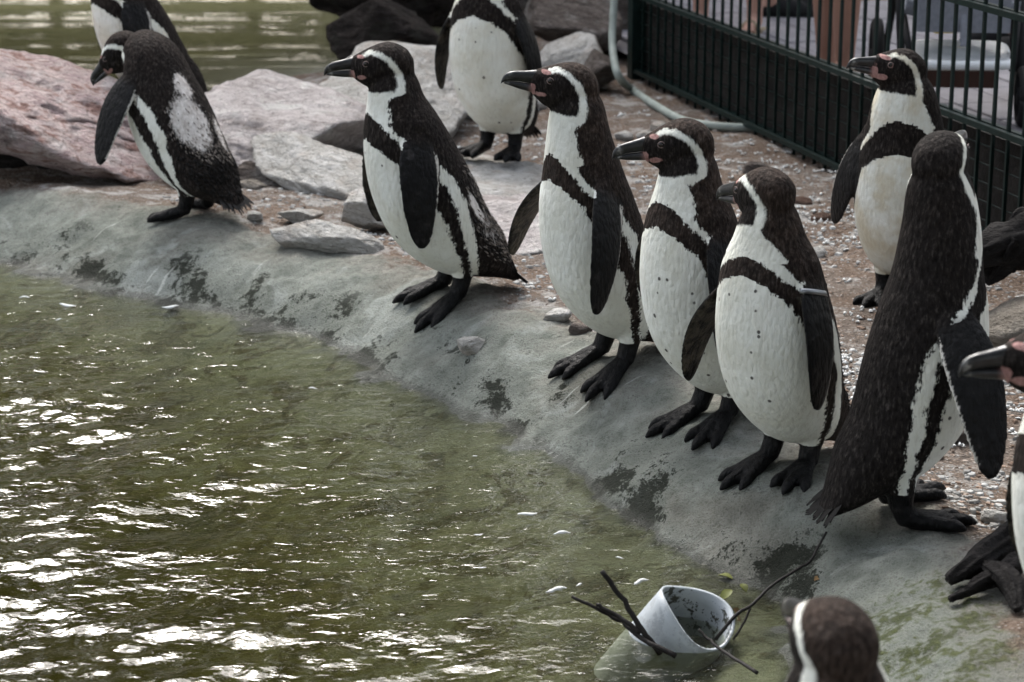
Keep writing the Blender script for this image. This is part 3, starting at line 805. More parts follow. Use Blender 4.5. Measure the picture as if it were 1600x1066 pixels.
def make_penguin(P):
    sc = P.get('scale', 1.0)
    # ---- spine: lean the torso about the pelvis, stretch and bend the neck
    S = [list(r) for r in SPINE]
    lean, nlean, nst, fat = R(P.get('lean', 0)), R(P.get('neck_lean', 0)), P.get('neck', 1.0), P.get('fat', 1.0)
    px, pz = S[3][0], S[3][1]
    for i in range(len(S)):
        if i == 3: continue
        k = 1.0 if i > 3 else P.get('tail_follow', 0.3)
        dx, dz = S[i][0] - px, S[i][1] - pz
        a = lean * k
        S[i][0] = px + dx * math.cos(a) + dz * math.sin(a); S[i][1] = pz - dx * math.sin(a) + dz * math.cos(a)
    cx, cz = S[7][0], S[7][1]
    for i in (8, 9):
        dx, dz = (S[i][0] - cx) * nst, (S[i][1] - cz) * nst
        a = nlean * (0.6 if i == 8 else 1.0)
        S[i][0] = cx + dx * math.cos(a) + dz * math.sin(a); S[i][1] = cz - dx * math.sin(a) + dz * math.cos(a)
        S[i][2] *= P.get('neck_thick', 1.0); S[i][3] *= P.get('neck_thick', 1.0); S[i][4] *= P.get('neck_thick', 1.0)
    for i in range(2, 8): 
        S[i][2] *= fat; S[i][4] *= fat; S[i][3] *= 1 - (1 - fat) * 0.6
    ztail = S[0][1]
    if ztail < 0.02:
        S[0][1] = 0.02; S[1][1] = max(S[1][1], 0.05)
    t9 = np.array([S[9][0] - S[8][0], S[9][1] - S[8][1]]); t9 /= np.linalg.norm(t9)
    hp = R(P.get('head_pitch', 0)); hy = R(P.get('head_yaw', 0))
    hd = P.get('head_up', 0.045)
    hc = np.array([S[9][0] + t9[0] * hd, 0, S[9][1] + t9[1] * hd]) + np.array([math.cos(hy), math.sin(hy), 0]) * P.get('head_fwd', 0.014)
    S.append([S[9][0] + t9[0] * (hd - 0.012), S[9][1] + t9[1] * (hd - 0.012), 0.040, 0.040, 0.038])      # 10, inside the head
    HM = rotm('Z', hy) @ rotm('Y', -hp) @ rotm('X', R(P.get('head_roll', 0)))
    NS = 110
    C, tt = spline(S, NS)
    T = np.gradient(C[:, :2], axis=0); T /= np.linalg.norm(T, axis=1)[:, None]
    n = 44
    th = np.arange(n) * 2 * math.pi / n
    rings = []
    for i in range(NS):
        N3 = np.array([T[i, 1], 0, -T[i, 0]])
        rf, rb, rw = C[i, 2:5]
        c, s = np.cos(th), np.sin(th)
        rad = np.where(c > 0, rf, rb) * c
        rings.append(np.array([C[i, 0], 0, C[i, 1]]) + rad[:, None] * N3 + (rw * s)[:, None] * np.array([0, 1.0, 0]))
    V, Fc = [], []
    def push(v, f):
        b = len(V); V.extend([np.asarray(x, float) for x in v]); Fc.extend([tuple(i + b for i in q) for q in f])
    push(*loft(rings, n))
    # ---- head
    hr, _ = spline(HEADR, 30)
    rings = []
    for (x, zt, zb, w) in hr:
        c, s = np.cos(th), np.sin(th)
        loc = np.stack([np.full(n, x), w * s, np.where(c > 0, zt, zb) * c], 1)
        rings.append(hc + loc @ HM.T)
    push(*loft(rings, n))
    # ---- flippers
    flips = []
    for side, key in ((1, 'L'), (-1, 'R')):
        F = P.get('flip' + key, {})
        tr = F.get('t', 6.75)
        ci = np.array([np.interp(tr, tt, C[:, k]) for k in range(5)])
        root = np.array([ci[0] + F.get('dx', -0.006), side * (ci[4] - 0.012), ci[1]])
        D, W, Cn = flip_frame(F, side, root)
        aw, _ = spline(FLIP_W, 34)
        nn = 20
        t2 = np.arange(nn) * 2 * math.pi / nn
        rings = []
        for a, w in aw:
            thk = 0.0125 - 0.0075 * min(1, max(0, a) * 1.3)
            thk = min(thk, max(w * 0.6, 0.004))
            ctr = flip_center(F, root, D, W, Cn, np.array(a))
            rings.append(ctr + np.cos(t2)[:, None] * w * W + np.sin(t2)[:, None] * thk * Cn)
        push(*loft(rings, nn))
        flips.append((F, side, root, D, W, Cn))
    # ---- world placement, used to set the feet on the slope
    loc, rz = P['loc'], P['rz']
    def gz(lx, ly):
        if not P.get('on_ground', True): return 0.0
        x = loc[0] + sc * (math.cos(rz) * lx - math.sin(rz) * ly); y = loc[1] + sc * (math.sin(rz) * lx + math.cos(rz) * ly)
        return float((terrain(x, y) - loc[2]) / sc)
    feet = []
    for side, key in ((1, 'L'), (-1, 'R')):
        Q = P.get('foot' + key, {})
        fx, fy, out = Q.get('x', -0.035), Q.get('y', side * 0.048), R(Q.get('out', 14 * side))
        hz_, tz = gz(fx, fy), gz(fx + 0.10 * math.cos(out), fy + 0.10 * math.sin(out))
        tz = max(min(tz, hz_ + 0.05), hz_ - 0.06)
        def fp(l, ang, h):
            x = l * math.cos(out + ang); y = l * math.sin(out + ang)
            return np.array([fx + x, fy + y, hz_ + (tz - hz_) * l / 0.10 + h])
        mb = MB()
        mb.tube([np.array([fx - 0.008, side * 0.048 * 0.9 + (fy - side * 0.048) * 0.2, 0.145]), np.array([fx - 0.016, fy * 0.95, 0.085]), fp(-0.012, 0, 0.045), fp(0.0, 0, 0.020), fp(0.012, 0, 0.012)],
                [0.038, 0.029, 0.0215, 0.0205, 0.012], 14)
        for ang, ln in ((-0.35, 0.094), (0.0, 0.108), (0.35, 0.094)):
            mb.tube([fp(0.0, ang, 0.020), fp(ln * 0.35, ang, 0.017), fp(ln * 0.68, ang, 0.0125), fp(ln * 0.90, ang, 0.0115), fp(ln, ang, 0.009), fp(ln * 1.13, ang, 0.003)],
                    [0.0165, 0.0140, 0.0118, 0.0122, 0.0098, 0.0034], 10)
        push(mb.v, mb.f)
        for a0, a1 in ((-0.35, 0.0), (0.0, 0.35)):          # webs
            g, fa = [], []
            NU, NV = 7, 5
            for zz in (0.0115, 0.0022):
                for iu in range(NU):
                    for iv in range(NV):
                        u_ = iu / (NU - 1); w_ = iv / (NV - 1)
                        edge = 0.091 - 0.016 * math.sin(math.pi * w_)
                        g.append(fp(0.004 + edge * u_, a0 + (a1 - a0) * w_, zz * (1.35 - 0.5 * u_) if zz > 0.005 else zz - 0.004))
            I = lambda q, a, b: q * NU * NV + a * NV + b
            for a in range(NU - 1):
                for b in range(NV - 1):
                    fa.append((I(0, a, b), I(0, a + 1, b), I(0, a + 1, b + 1), I(0, a, b + 1)))
                    fa.append((I(1, a, b), I(1, a, b + 1), I(1, a + 1, b + 1), I(1, a + 1, b)))
            for a in range(NU - 1):
                fa.append((I(0, a, 0), I(1, a, 0), I(1, a + 1, 0), I(0, a + 1, 0))); fa.append((I(0, a, NV - 1), I(0, a + 1, NV - 1), I(1, a + 1, NV - 1), I(1, a, NV - 1)))
            for b in range(NV - 1):
                fa.append((I(0, 0, b), I(0, 0, b + 1), I(1, 0, b + 1), I(1, 0, b))); fa.append((I(0, NU - 1, b), I(1, NU - 1, b), I(1, NU - 1, b + 1), I(0, NU - 1, b + 1)))
            push(g, fa)
        feet.append((fx, fy, out, hz_))
    # ---- one continuous skin
    me = remeshed(V, Fc, P.get('voxel', 0.0038), 3)
    me.name = 'penguin_body'
    nv = len(me.vertices)
    co = np.empty(nv * 3, np.float32); me.vertices.foreach_get('co', co); co = co.reshape(-1, 3).astype(float)
    # relief: slightly uneven feathering
    # ---- coordinates on the body
    best = np.full(nv, 1e9); idx = np.zeros(nv, int)
    for i in range(NS):
        d = np.stack([co[:, 0] - C[i, 0], co[:, 2] - C[i, 1]], 1)
        along = np.abs(d @ T[i])
        q = along + 0.02 * np.linalg.norm(d, axis=1)
        mk = q < best
        best[mk] = q[mk]; idx[mk] = i
    t = tt[idx]
    N2 = np.stack([T[idx, 1], -T[idx, 0]], 1)
    d2 = np.stack([co[:, 0] - C[idx, 0], co[:, 2] - C[idx, 1]], 1)
    fr_ = (d2 * N2).sum(1); la = co[:, 1]
    tw = hy * sstep(7.3, 9.8, t) * 0.9
    phi = np.arctan2(la, fr_) - tw
    phi = np.abs((phi + np.pi) % (2 * np.pi) - np.pi)
    rad = np.hypot(fr_, la)
    deg = np.degrees(phi)
    b0 = P.get('band_lo', 6.8); b1 = P.get('band_hi', 7.75)
    sw_ = P.get('stripe', 0.72)
    a1 = np.interp(t, [1.2, 1.9, 2.3, 3, 4, 5, b0 - 0.7, b0 - 0.25, b0, b0 + .3], [-40, 0, 36, 68, 85, 80, 56, 32, 0, -40])
    a2 = np.interp(t, [1.2, 1.9, 2.3, 3, 4, 5, 6, 6.5, b1 - 0.65, b1 - 0.35, b1 - 0.12, b1, b1 + .3], [40, 40, 52, 82, 102, 101, 88, 70, 52, 38, 20, 0, -60])
    a3 = np.interp(t, [0, 1.6, 1.9, 2.3, 3, 4, 5, 5.8, 6.4, 7, 7.6, 8.2, 9, 10], [-30, -20, 46, 74, 106, 124, 124, 108, 88, 68, 60, 62, 72, 82])
    a3 = np.where((t < 7.4) & (t > 1.0), a2 + (a3 - a2) * sw_, a3)
    fld = np.maximum(a1 - deg, np.minimum(deg - a2, a3 - deg))
    white = np.radians(fld) * np.maximum(rad, 0.02)
    # ---- head
    hl = (co - hc) @ HM
    hx, hyy, hz = hl[:, 0], np.abs(hl[:, 1]), hl[:, 2]
    st = np.array([(0.050, 0.024), (0.036, 0.030), (0.014, 0.026), (-0.010, 0.010), (-0.026, -0.014), (-0.031, -0.040), (-0.028, -0.070)])
    sd_ = np.full(nv, 1e9); su = np.zeros(nv)
    for k in range(len(st) - 1):
        a, b = st[k], st[k + 1]; e = b - a
        u = np.clip(((hx - a[0]) * e[0] + (hz - a[1]) * e[1]) / e.dot(e), 0, 1)
        d = np.hypot(hx - a[0] - u * e[0], hz - a[1] - u * e[1])
        mk = d < sd_; sd_[mk] = d[mk]; su[mk] = k + u[mk]
    hwid = np.interp(su, [0, 1, 2, 4, 6], [0.0035, 0.0055, 0.0065, 0.0085, 0.013]) * P.get('brow', 0.82)
    wh = hwid - sd_
    wh = np.where(hyy < 0.012, -0.02, wh)
    throat = np.minimum(-0.056 - 0.12 * np.clip(hx, 0, 1) - hz, (hx + 0.036))           # below the mask, in front of the nape
    wh = np.maximum(wh, throat)
    ish = (np.linalg.norm(hl * np.array([0.85, 1, 1]), axis=1) < 0.074) & (hz > -0.060)
    hw = sstep(-0.078, -0.060, hz) * (np.linalg.norm(hl, axis=1) < 0.11)
    white = white * (1 - hw) + wh * hw
    skin = np.zeros(nv)
    front = hw > 0.5
    pk = np.clip((hx - 0.064 - 0.10 * np.abs(hz + 0.004)) / 0.010, 0, 1) * np.clip((-0.002 - hz) / 0.012, 0.25, 1)
    pk = np.maximum(pk, 1 - np.hypot((hx - 0.056) / 0.017, (hz - 0.021) / 0.008))
    pk = np.maximum(pk, 0.42 * np.clip(1.4 - np.hypot(hx - 0.045, hz - 0.006) / 0.009, 0, 1))
    pk = np.maximum(pk, 1 - np.hypot((hx - 0.058) / 0.022, (hz + 0.026) / 0.011))
    skin[front] = np.clip(pk[front] * P.get('pink', 1.0), 0, 1)
    skin[hx < 0.030] = 0
    # ---- part classes
    bare = np.zeros(nv); inner = np.zeros(nv); fringe = np.zeros(nv)
    for (F, side, root, D, W, Cn) in flips:
        L = F.get('L', 0.255)
        a = ((co - root) @ D) / L
        ctr = flip_center(F, root, D, W, Cn, a)
        r = co - ctr
        w = np.interp(a, [q[0] for q in FLIP_W], [q[1] for q in FLIP_W])
        wb, cb = r @ W, r @ Cn
        inside = (a > 0.02) & (a < 1.04) & (np.abs(wb) < w + 0.006) & (np.abs(cb) < 0.0145)
        inside &= ~((a < 0.16) & (cb < 0.004))
        bare[inside] = np.maximum(bare[inside], sstep(0.02, 0.14, a[inside]))
        inner[inside & (cb < -0.001)] = F.get('inner', 0.55)
        fringe[inside & (wb < -w + 0.0045) & (a > 0.12) & (a < 0.9)] = 0.9
    for fx, fy, out, h in feet:
        r = np.hypot(co[:, 0] - fx, co[:, 1] - fy)
        lowz = co[:, 2] < 0.066
        near = (r < 0.142) & (co[:, 2] < h + 0.045)
        leg = (np.hypot(co[:, 0] - fx + 0.014, co[:, 1] - fy) < 0.033) & lowz
        bare[near & (co[:, 0] > -0.085) | leg] = 1.0
    moult = np.zeros(nv)
    for (mt, mphi, mr_t, mr_p, mv) in P.get('moult', []):
        ang = np.degrees((np.arctan2(la, fr_)))
        moult = np.maximum(moult, mv * np.clip(1.25 - np.hypot((t - mt) / mr_t, ((ang - mphi + 180) % 360 - 180) / mr_p), 0, 1))
    moult[bare > 0.5] = 0
    brown = np.clip(P.get('brown', 0.5) * (0.5 + 0.5 * sstep(6.0, 9.0, t)) + 0.0, 0, 1)
    brown[(hw > 0.5) & (hx > -0.024 + 0.2 * np.maximum(hz, 0)) & (hz < 0.02)] = 0.15
    belly = ((a1 - deg) > 6) & (hw < 0.1) & (bare < 0.5) & (t > 2)
    for k, arr in (('white', np.where(bare > 0.5, -0.05, white)), ('skin', skin), ('bare', bare), ('inner', inner), ('fringe', fringe), ('moult', moult),
                   ('brown', brown), ('edge', 1 - 0.62 * hw), ('belly', belly.astype(float) * P.get('spots', 1.0)), ('dirt', np.full(nv, P.get('dirt', 0.15)))):
        add_attr(me, k, arr)
    me.polygons.foreach_set('use_smooth', np.ones(len(me.polygons), bool))
    me.materials.clear(); me.materials.append(PLUM)
    root_o = empty('penguin', loc, rz)
    root_o.scale = (sc, sc, sc)
    tag(root_o, P['label'], 'penguin', 'penguins of the colony')
    body = bpy.data.objects.new('body', me); COL.objects.link(body); body.parent = root_o
    # ---- beak (upper and lower mandible)
    def beak(name, prof, z0):
        rg, nn = [], 16
        t3 = np.arange(nn) * 2 * math.pi / nn
        pr, _ = spline(prof, 24)
        for (x, zt, zb, w) in pr:
            c, s = np.cos(t3), np.sin(t3)
            zc, hh = (zt + zb) / 2, max((zt - zb) / 2, 0.0005)
            loc_ = np.stack([np.full(nn, x), w * np.sign(s) * np.abs(s) ** 0.8, zc + hh * np.sign(c) * np.abs(c) ** 0.8], 1)
            rg.append(hc + loc_ @ HM.T)
        v, f = loft(rg, nn)
        o = mesh_obj(name, v, f, BEAK, root_o)
        xs = np.repeat(pr[:, 0], nn)
        add_attr(o.data, 'band', np.clip(1 - np.abs(xs - 0.127) / 0.007, 0, 1) * P.get('bill_band', 0.8))
        add_attr(o.data, 'pinkbase', (1 - sstep(0.074, 0.088, xs)) * (0.6 if 'lower' in name else 0.0))
        return o
    bl = P.get('bill', 0.90)
    up = [(0.060, 0.025, -0.008, 0.015), (0.074, 0.0235, -0.010, 0.0135), (0.090, 0.0195, -0.010, 0.0105), (0.108, 0.0155, -0.010, 0.009), (0.124, 0.0125, -0.0115, 0.0078), (0.138, 0.007, -0.014, 0.006), (0.147, -0.002, -0.019, 0.0042), (0.151, -0.014, -0.023, 0.0018)]
    lo = [(0.058, -0.010, -0.030, 0.0135), (0.074, -0.0107, -0.031, 0.0115), (0.092, -0.0107, -0.029, 0.0095), (0.110, -0.0107, -0.027, 0.008), (0.128, -0.0122, -0.0235, 0.0062), (0.140, -0.0148, -0.0215, 0.004), (0.145, -0.0185, -0.020, 0.0015)]
    f_ = lambda pr: [(0.06 + (x - 0.06) * bl, -0.0105 + (a + 0.0105) * 0.9, -0.0105 + (b + 0.0105) * 0.88, w * 0.92) for x, a, b, w in pr]
    beak('upper_beak', f_(up), 0); beak('lower_beak', f_(lo), 0)
    # ---- eyes: sit on the skin
    for side in (1, -1):
        mk = (np.hypot(hx - 0.045, hz - 0.006) < 0.006) & (hl[:, 1] * side > 0)
        ey = float(np.mean(np.abs(hl[mk, 1]))) if mk.any() else 0.033
        def ball(r, c):
            b = bmesh.new(); bmesh.ops.create_uvsphere(b, u_segments=14, v_segments=10, radius=r)
            vv = [hc + HM @ (np.array(c) + np.array(q.co)) for q in b.verts]; ff = [[q.index for q in fa.verts] for fa in b.faces]; b.free()
            return vv, ff
        e = mesh_obj('eye', *ball(0.0060, (0.045, side * (ey - 0.0022), 0.006)), EYE, root_o)
        mb = MB()
        pts = [hc + HM @ np.array([0.045 + 0.0068 * math.cos(q), side * (ey + 0.0006 + 0.0012 * -math.cos(q)), 0.006 + 0.0062 * math.sin(q)]) for q in np.linspace(0, 2 * math.pi, 17)]
        mb.tube(pts, 0.0010, 6)
        mb.build('eyelid', LID, e)
    # ---- tail feathers: separate blades under and over the tail
    rng = random.Random(P.get('seed', 1))
    mb = MB()
    T0 = np.array([T[4, 0], 0, T[4, 1]]); N0 = np.array([T[4, 1], 0, -T[4, 0]])
    base = np.array([C[10, 0], 0, C[10, 1]])
    for k in range(15):
        a = (k - 7) / 7
        d = -T0 * (1 - 0.2 * abs(a)) + np.array([0, 1, 0]) * a * 0.42
        d /= np.linalg.norm(d)
        b0_ = base + np.array([0, 1, 0]) * a * 0.035 - N0 * (0.004 + 0.004 * rng.random()) 
        ln = 0.066 * (1 - 0.25 * a * a) * (0.85 + 0.3 * rng.random())
        sid = np.cross(d, N0); sid /= np.linalg.norm(sid)
        q = []
        for u in (0, 0.5, 0.85, 1.0):
            w = 0.0075 * (1 - u ** 3) + 0.0008
            c0 = b0_ + d * ln * u
            if c0[2] < 0.008: c0[2] = 0.008
            q += [c0 + sid * w - N0 * 0.0015, c0 - sid * w - N0 * 0.0015, c0 + N0 * 0.0015]
        ff = []
        for u in range(3):
            o3 = u * 3
            ff += [(o3, o3 + 3, o3 + 4, o3 + 1), (o3 + 1, o3 + 4, o3 + 5, o3 + 2), (o3 + 2, o3 + 5, o3 + 3, o3)]
        ff += [(0, 1, 2), (9, 11, 10)]
        mb.add(q, ff)
    mb.build('tail_feathers', FEATHER, root_o, False)
    # ---- ruffled feather tips on the back and flanks
    nor = np.empty(nv * 3, np.float32); me.vertices.foreach_get('normal', nor); nor = nor.reshape(-1, 3)
    rs = np.random.RandomState(P.get('seed', 1))
    def ruffle(name, cand, cnt, mat, lo_, hi_, lift):
        if len(cand) == 0 or cnt == 0: return
        wt = np.exp(-((t[cand] - 1.2) / 1.9) ** 2) + 0.06; pick = rs.choice(cand, min(cnt, len(cand)), replace=False, p=wt / wt.sum())
        mb = MB()
        for i in pick:
            nrm = nor[i].astype(float); dn = np.array([-T[idx[i], 0], 0, -T[idx[i], 1]])
            dn = dn - nrm * dn.dot(nrm); dn /= np.linalg.norm(dn) + 1e-9
            sdv = np.cross(nrm, dn); dn = dn + sdv * rs.normal(0, 0.18)
            ln = rs.uniform(lo_, hi_); w = ln * 0.12
            p0 = co[i] - nrm * 0.001
            p1 = p0 + dn * ln * 0.6 + nrm * ln * lift * 0.7; p2 = p0 + dn * ln + nrm * ln * lift
            mb.add([p0 - sdv * w * 0.6, p0 + sdv * w * 0.6, p1 + sdv * w, p1 - sdv * w, p2, p1 + nrm * 0.0012], [(0, 1, 2, 5, 3), (3, 5, 4), (5, 2, 4), (3, 4, 2, 1, 0)])
        o = mb.build(name, mat, root_o, True)
        tag(o, kind='stuff')
    dorsal = np.where((white < -0.008) & (deg > 95) & (t > 0.8) & (t < 6.5) & (bare < 0.2) & (moult < 0.5))[0]
    rump = np.where((white < -0.006) & (deg > 95) & (t > 0.6) & (t < 5.0) & (bare < 0.2) & (moult < 0.5))[0]
    ruffle('back_feathers', dorsal, P.get('ruff', 250), FEATHER, 0.009, 0.016, 0.10)
    ruffle('rump_feathers', rump, P.get('ruff_rump', 350), FEATHER, 0.012, 0.026, 0.13)
    ml = np.where((moult > 0.25) & (white < -0.004))[0]
    ruffle('moulting_feathers', ml, P.get('ruff_moult', 0), LOOSE, 0.008, 0.016, 0.30)
    # ---- flipper band
    if 'ring' in P:
        F, side, root, D, W, Cn = flips[0 if P['ring'] == 'L' else 1]
        mb = MB(); rows = []
        for a in (0.10, 0.14):
            w = np.interp(a, [q[0] for q in FLIP_W], [q[1] for q in FLIP_W]) + 0.0015
            ctr = flip_center(F, root, D, W, Cn, np.array(a))
            rows.append([ctr + W * w * math.cos(q) + Cn * 0.0130 * math.sin(q) for q in np.linspace(0, 2 * math.pi, 29)[:-1]])
        v = rows[0] + rows[1]
        v += [p + (p - np.mean(rows[0], 0)) * -0.07 for p in rows[0]] + [p + (p - np.mean(rows[1], 0)) * -0.07 for p in rows[1]]
        f = []
        for k in range(28):
            k2 = (k + 1) % 28
            f += [(k, k2, 28 + k2, 28 + k), (56 + k, 84 + k, 84 + k2, 56 + k2), (k, 56 + k, 56 + k2, k2), (28 + k, 28 + k2, 84 + k2, 84 + k)]
        mesh_obj('flipper_band', v, f, METAL, root_o)
    return root_o

def place(u, v, z=None):
    p = hit_ground(u, v) if z is None else at_z(u, v, z)
    return p
MOU = [(3.7, 128, 0.9, 9, 1.3), (2.6, 130, 1.8, 50, 0.60), (4.3, 150, 1.8, 40, 0.5)]
PENGUINS = [
    dict(key='A', foot=(292, 333), face=143, scale=0.97, lean=6, neck=0.72, neck_lean=42, head_yaw=22, head_pitch=-42, head_fwd=0.030, head_up=0.03, brown=0.5, neck_thick=1.15,
         flipL=dict(swing=16, spread=20, curl=0.02, L=0.27), flipR=dict(swing=4, spread=14), moult=[(3.9, 160, 1.7, 34, 1.5), (5.7, 172, 0.9, 18, 1.2), (3.2, 208, 1.3, 15, 1.2), (3.5, 180, 2.4, 70, 0.4)],
         ruff=300, ruff_rump=400, ruff_moult=300, seed=1,
         label='stooping penguin with a big pale moult patch on its back, beside the pink boulder'),
    dict(key='B', foot=(238, 192), z=0.06, face=212, scale=1.05, lean=2, neck=1.3, head_yaw=-20, head_pitch=14, brown=0.4, dirt=0.45, flipL=dict(swing=8, spread=13), seed=2, ruff=150, ruff_rump=150,
         label='penguin standing behind the stooping one, in front of the dark back pond'),
    dict(key='C', foot=(682, 470), face=202, scale=1.035, lean=0, neck=1.0, head_yaw=-20, head_pitch=-3, neck_lean=-4, brown=0.35,
         flipL=dict(swing=10, spread=13), flipR=dict(swing=10, spread=13), moult=MOU, ruff=300, ruff_rump=450, ruff_moult=260, seed=3,
         label='penguin leaning forward with ruffled rump and a bare pinkish patch on its lower back'),
    dict(key='D', foot=(772, 244), z=0.05, face=243, scale=1.06, lean=-8, neck=1.15, head_yaw=-30, brown=0.3, dirt=0.3, flipL=dict(swing=-2, spread=12), flipR=dict(swing=2, spread=17), seed=4, ruff=100, ruff_rump=100,
         label='plump penguin with plain cream belly standing on the pale slab by the dark rocks'),
    dict(key='E', foot=(936, 576), face=210, scale=1.0, lean=-7, neck=1.5, head_yaw=-26, head_pitch=10, brown=0.95, spots=0.0, bill_band=0.4,
         flipL=dict(swing=24, spread=20, L=0.275, twist=-12), flipR=dict(swing=20, spread=30, inner=0.9, twist=28), seed=5, fat=0.95, band_lo=7.0, band_hi=7.65,
         label='slim penguin with stretched neck, reddish brown nape and both flippers held away'),
    dict(key='F', foot=(1094, 662), face=214, scale=0.97, lean=-9, neck=1.15, head_yaw=-32, head_pitch=-6, brown=1.0,
         flipL=dict(swing=14, spread=13), flipR=dict(swing=-4, spread=20, inner=0.7), seed=6, band_lo=6.95, band_hi=7.7,
         label='penguin with brown speckled head in full profile, beak level, and spotted white breast'),
    dict(key='G', foot=(1214, 742), face=226, scale=0.945, lean=-8, neck=0.98, head_yaw=-100, head_pitch=-8, brown=0.9, spots=1.0, band_lo=6.95, band_hi=7.55,
         flipL=dict(swing=15, spread=12), flipR=dict(t=6.1, swing=6, spread=27, inner=0.8), ring='L', seed=7, moult=[(4, 150, 3, 40, 0.4)], ruff=300,
         label='penguin with a silver band round its flipper, head turned away over its shoulder'),
    dict(key='H', foot=(1404, 474), face=252, scale=0.965, lean=-8, neck=1.25, head_yaw=-58, head_pitch=10, neck_thick=1.15, brown=0.3, dirt=0.75, spots=0.0, pink=1.6, bill_band=1.0, band_lo=6.6,
         flipL=dict(swing=0, spread=12), flipR=dict(swing=-6, spread=15, twist=42), seed=8,
         label='dusty cream breasted penguin in front of the fence with its pink beak base raised'),
    dict(key='I', foot=(1432, 806), face=10, scale=1.0, fat=0.88, lean=-13, tail_follow=0.9, neck=1.6, neck_lean=-2, head_yaw=52, head_pitch=10, brown=0.15, moult=[(4, 180, 4, 90, 0.03)],
         flipL=dict(swing=0, spread=14), flipR=dict(t=6.2, swing=16, spread=28, curl=-0.02, L=0.29), seed=9, ruff=0, ruff_rump=0, stripe=0.62,
         label='black backed penguin turned away, neck stretched upward and one flipper held out'),
    dict(key='J', foot=(1735, 1130), face=196, scale=0.98, bill=0.85, lean=0, neck=0.95, head_yaw=-10, head_pitch=-2, flipL=dict(swing=24, spread=28), seed=10, pink=1.3,
         label='penguin with a pink faced profile beyond the forked log, only its front showing'),
    dict(key='K', loc=(0.396, 2.22, None), face=190, scale=0.96, lean=-8, neck=0.85, head_yaw=-84, head_pitch=-4, brown=1.0, flipL=dict(swing=0, spread=14), seed=11,
         label='brown crowned penguin wading at the foot of the mossy bank'),
]

for P in PENGUINS:
    if 'loc' in P:
        p = [P['loc'][0], P['loc'][1], float(terrain(P['loc'][0], P['loc'][1]))]
    else:
        p = place(*P['foot'], P.get('z'))
    P['loc'] = tuple(float(q) for q in p); P['rz'] = R(P['face'])
    if P.get('z') is not None: P['on_ground'] = False
    make_penguin(P)
# ------------------------------------------------------------------ soil litter (shell grit, stones, moulted down)
def lump(rs, r):
    b = 0
    th = np.array([0, 1, 2, 3, 4]) * 2 * np.pi / 5 + rs.uniform(0, 1)
    k = rs.uniform(0.6, 1.2, 5) * r
    el = rs.uniform(0.5, 1.0); a0 = rs.uniform(0, np.pi)
    x, y = np.cos(th) * k, np.sin(th) * k * el
    x, y = x * np.cos(a0) - y * np.sin(a0), x * np.sin(a0) + y * np.cos(a0)
    h = r * rs.uniform(0.15, 0.45)
    v = [(x[i], y[i], -r * 0.15) for i in range(5)] + [(x[i] * 0.72, y[i] * 0.72, h * rs.uniform(0.6, 1.0)) for i in range(5)] + [(0, 0, h * 1.08)]
    f = [(i, (i + 1) % 5, 5 + (i + 1) % 5, 5 + i) for i in range(5)] + [(5 + i, 5 + (i + 1) % 5, 10) for i in range(5)]
    return v, f
def scatter(name, mat, n, rmin, rmax, seed, clump, smin=RIM + 0.05, thr=0.0, ymax=8.6):
    rs = np.random.RandomState(seed)
    mb = MB()
    # uniform over the picture of the soil: near ground gets as many per metre as shows
    U = rs.uniform(250, 1640, n * 6); Vv = rs.uniform(60, 860, n * 6)
    P = np.array([at_z(u, v, 0.0) for u, v in zip(U, Vv)])
    s1, s2 = fields(P[:, 0], P[:, 1])
    cl = fbm(np.column_stack([P[:, :2] * clump, np.zeros(len(P))]), 3, seed)
    ok = (s1 > smin) & (s2 > 0.15) & (P[:, 1] < ymax) & (cl > thr) & (cl + rs.uniform(-0.3, 0.3, len(P)) > thr)
    P = P[ok][:n]
    z = terrain(P[:, 0], P[:, 1])
    for p, zz in zip(P, z):
        if p[0] > 0.45 and (p[0] - 0.49) * 2.95 - (8.65 - p[1]) * 0.91 > -0.05 * 3: continue     # behind the fence line
        r = rmin + (rmax - rmin) * rs.rand() ** 2.5
        v, f = lump(rs, r)
        mb.add([(a + p[0], b + p[1], c + zz + r * 0.05) for a, b, c in v], f)
    o = mb.build(name, mat, None, False)
    return o
def chips(name, stops, rough=0.8):
    m = NT(name)
    g = m.n('ShaderNodeNewGeometry').outputs['Random Per Island']
    c = m.ramp(g, stops)
    m.bsdf(c, rough, m.bump(m.noise(m.obj(), 200, 3), 0.3, 0.003), 0.08)
    return m.m
tag(scatter('shell_grit', chips('shell', [(0, (0.20, 0.195, 0.185)), (0.5, (0.29, 0.29, 0.28)), (1, (0.45, 0.455, 0.445))]), 8500, 0.0022, 0.0145, 5, 2.6, thr=-0.12), 'white crushed shell and droppings strewn over the soil', 'shell grit', kind='stuff')
tag(scatter('brown_gravel', chips('gravel', [(0, (0.07, 0.05, 0.04)), (0.4, (0.17, 0.12, 0.09)), (0.75, (0.28, 0.21, 0.165)), (1, (0.36, 0.32, 0.28))]), 5200, 0.002, 0.011, 6, 3.5, thr=-0.6, smin=RIM + 0.02), 'brown and tan gravel strewn over the soil', 'gravel', kind='stuff')
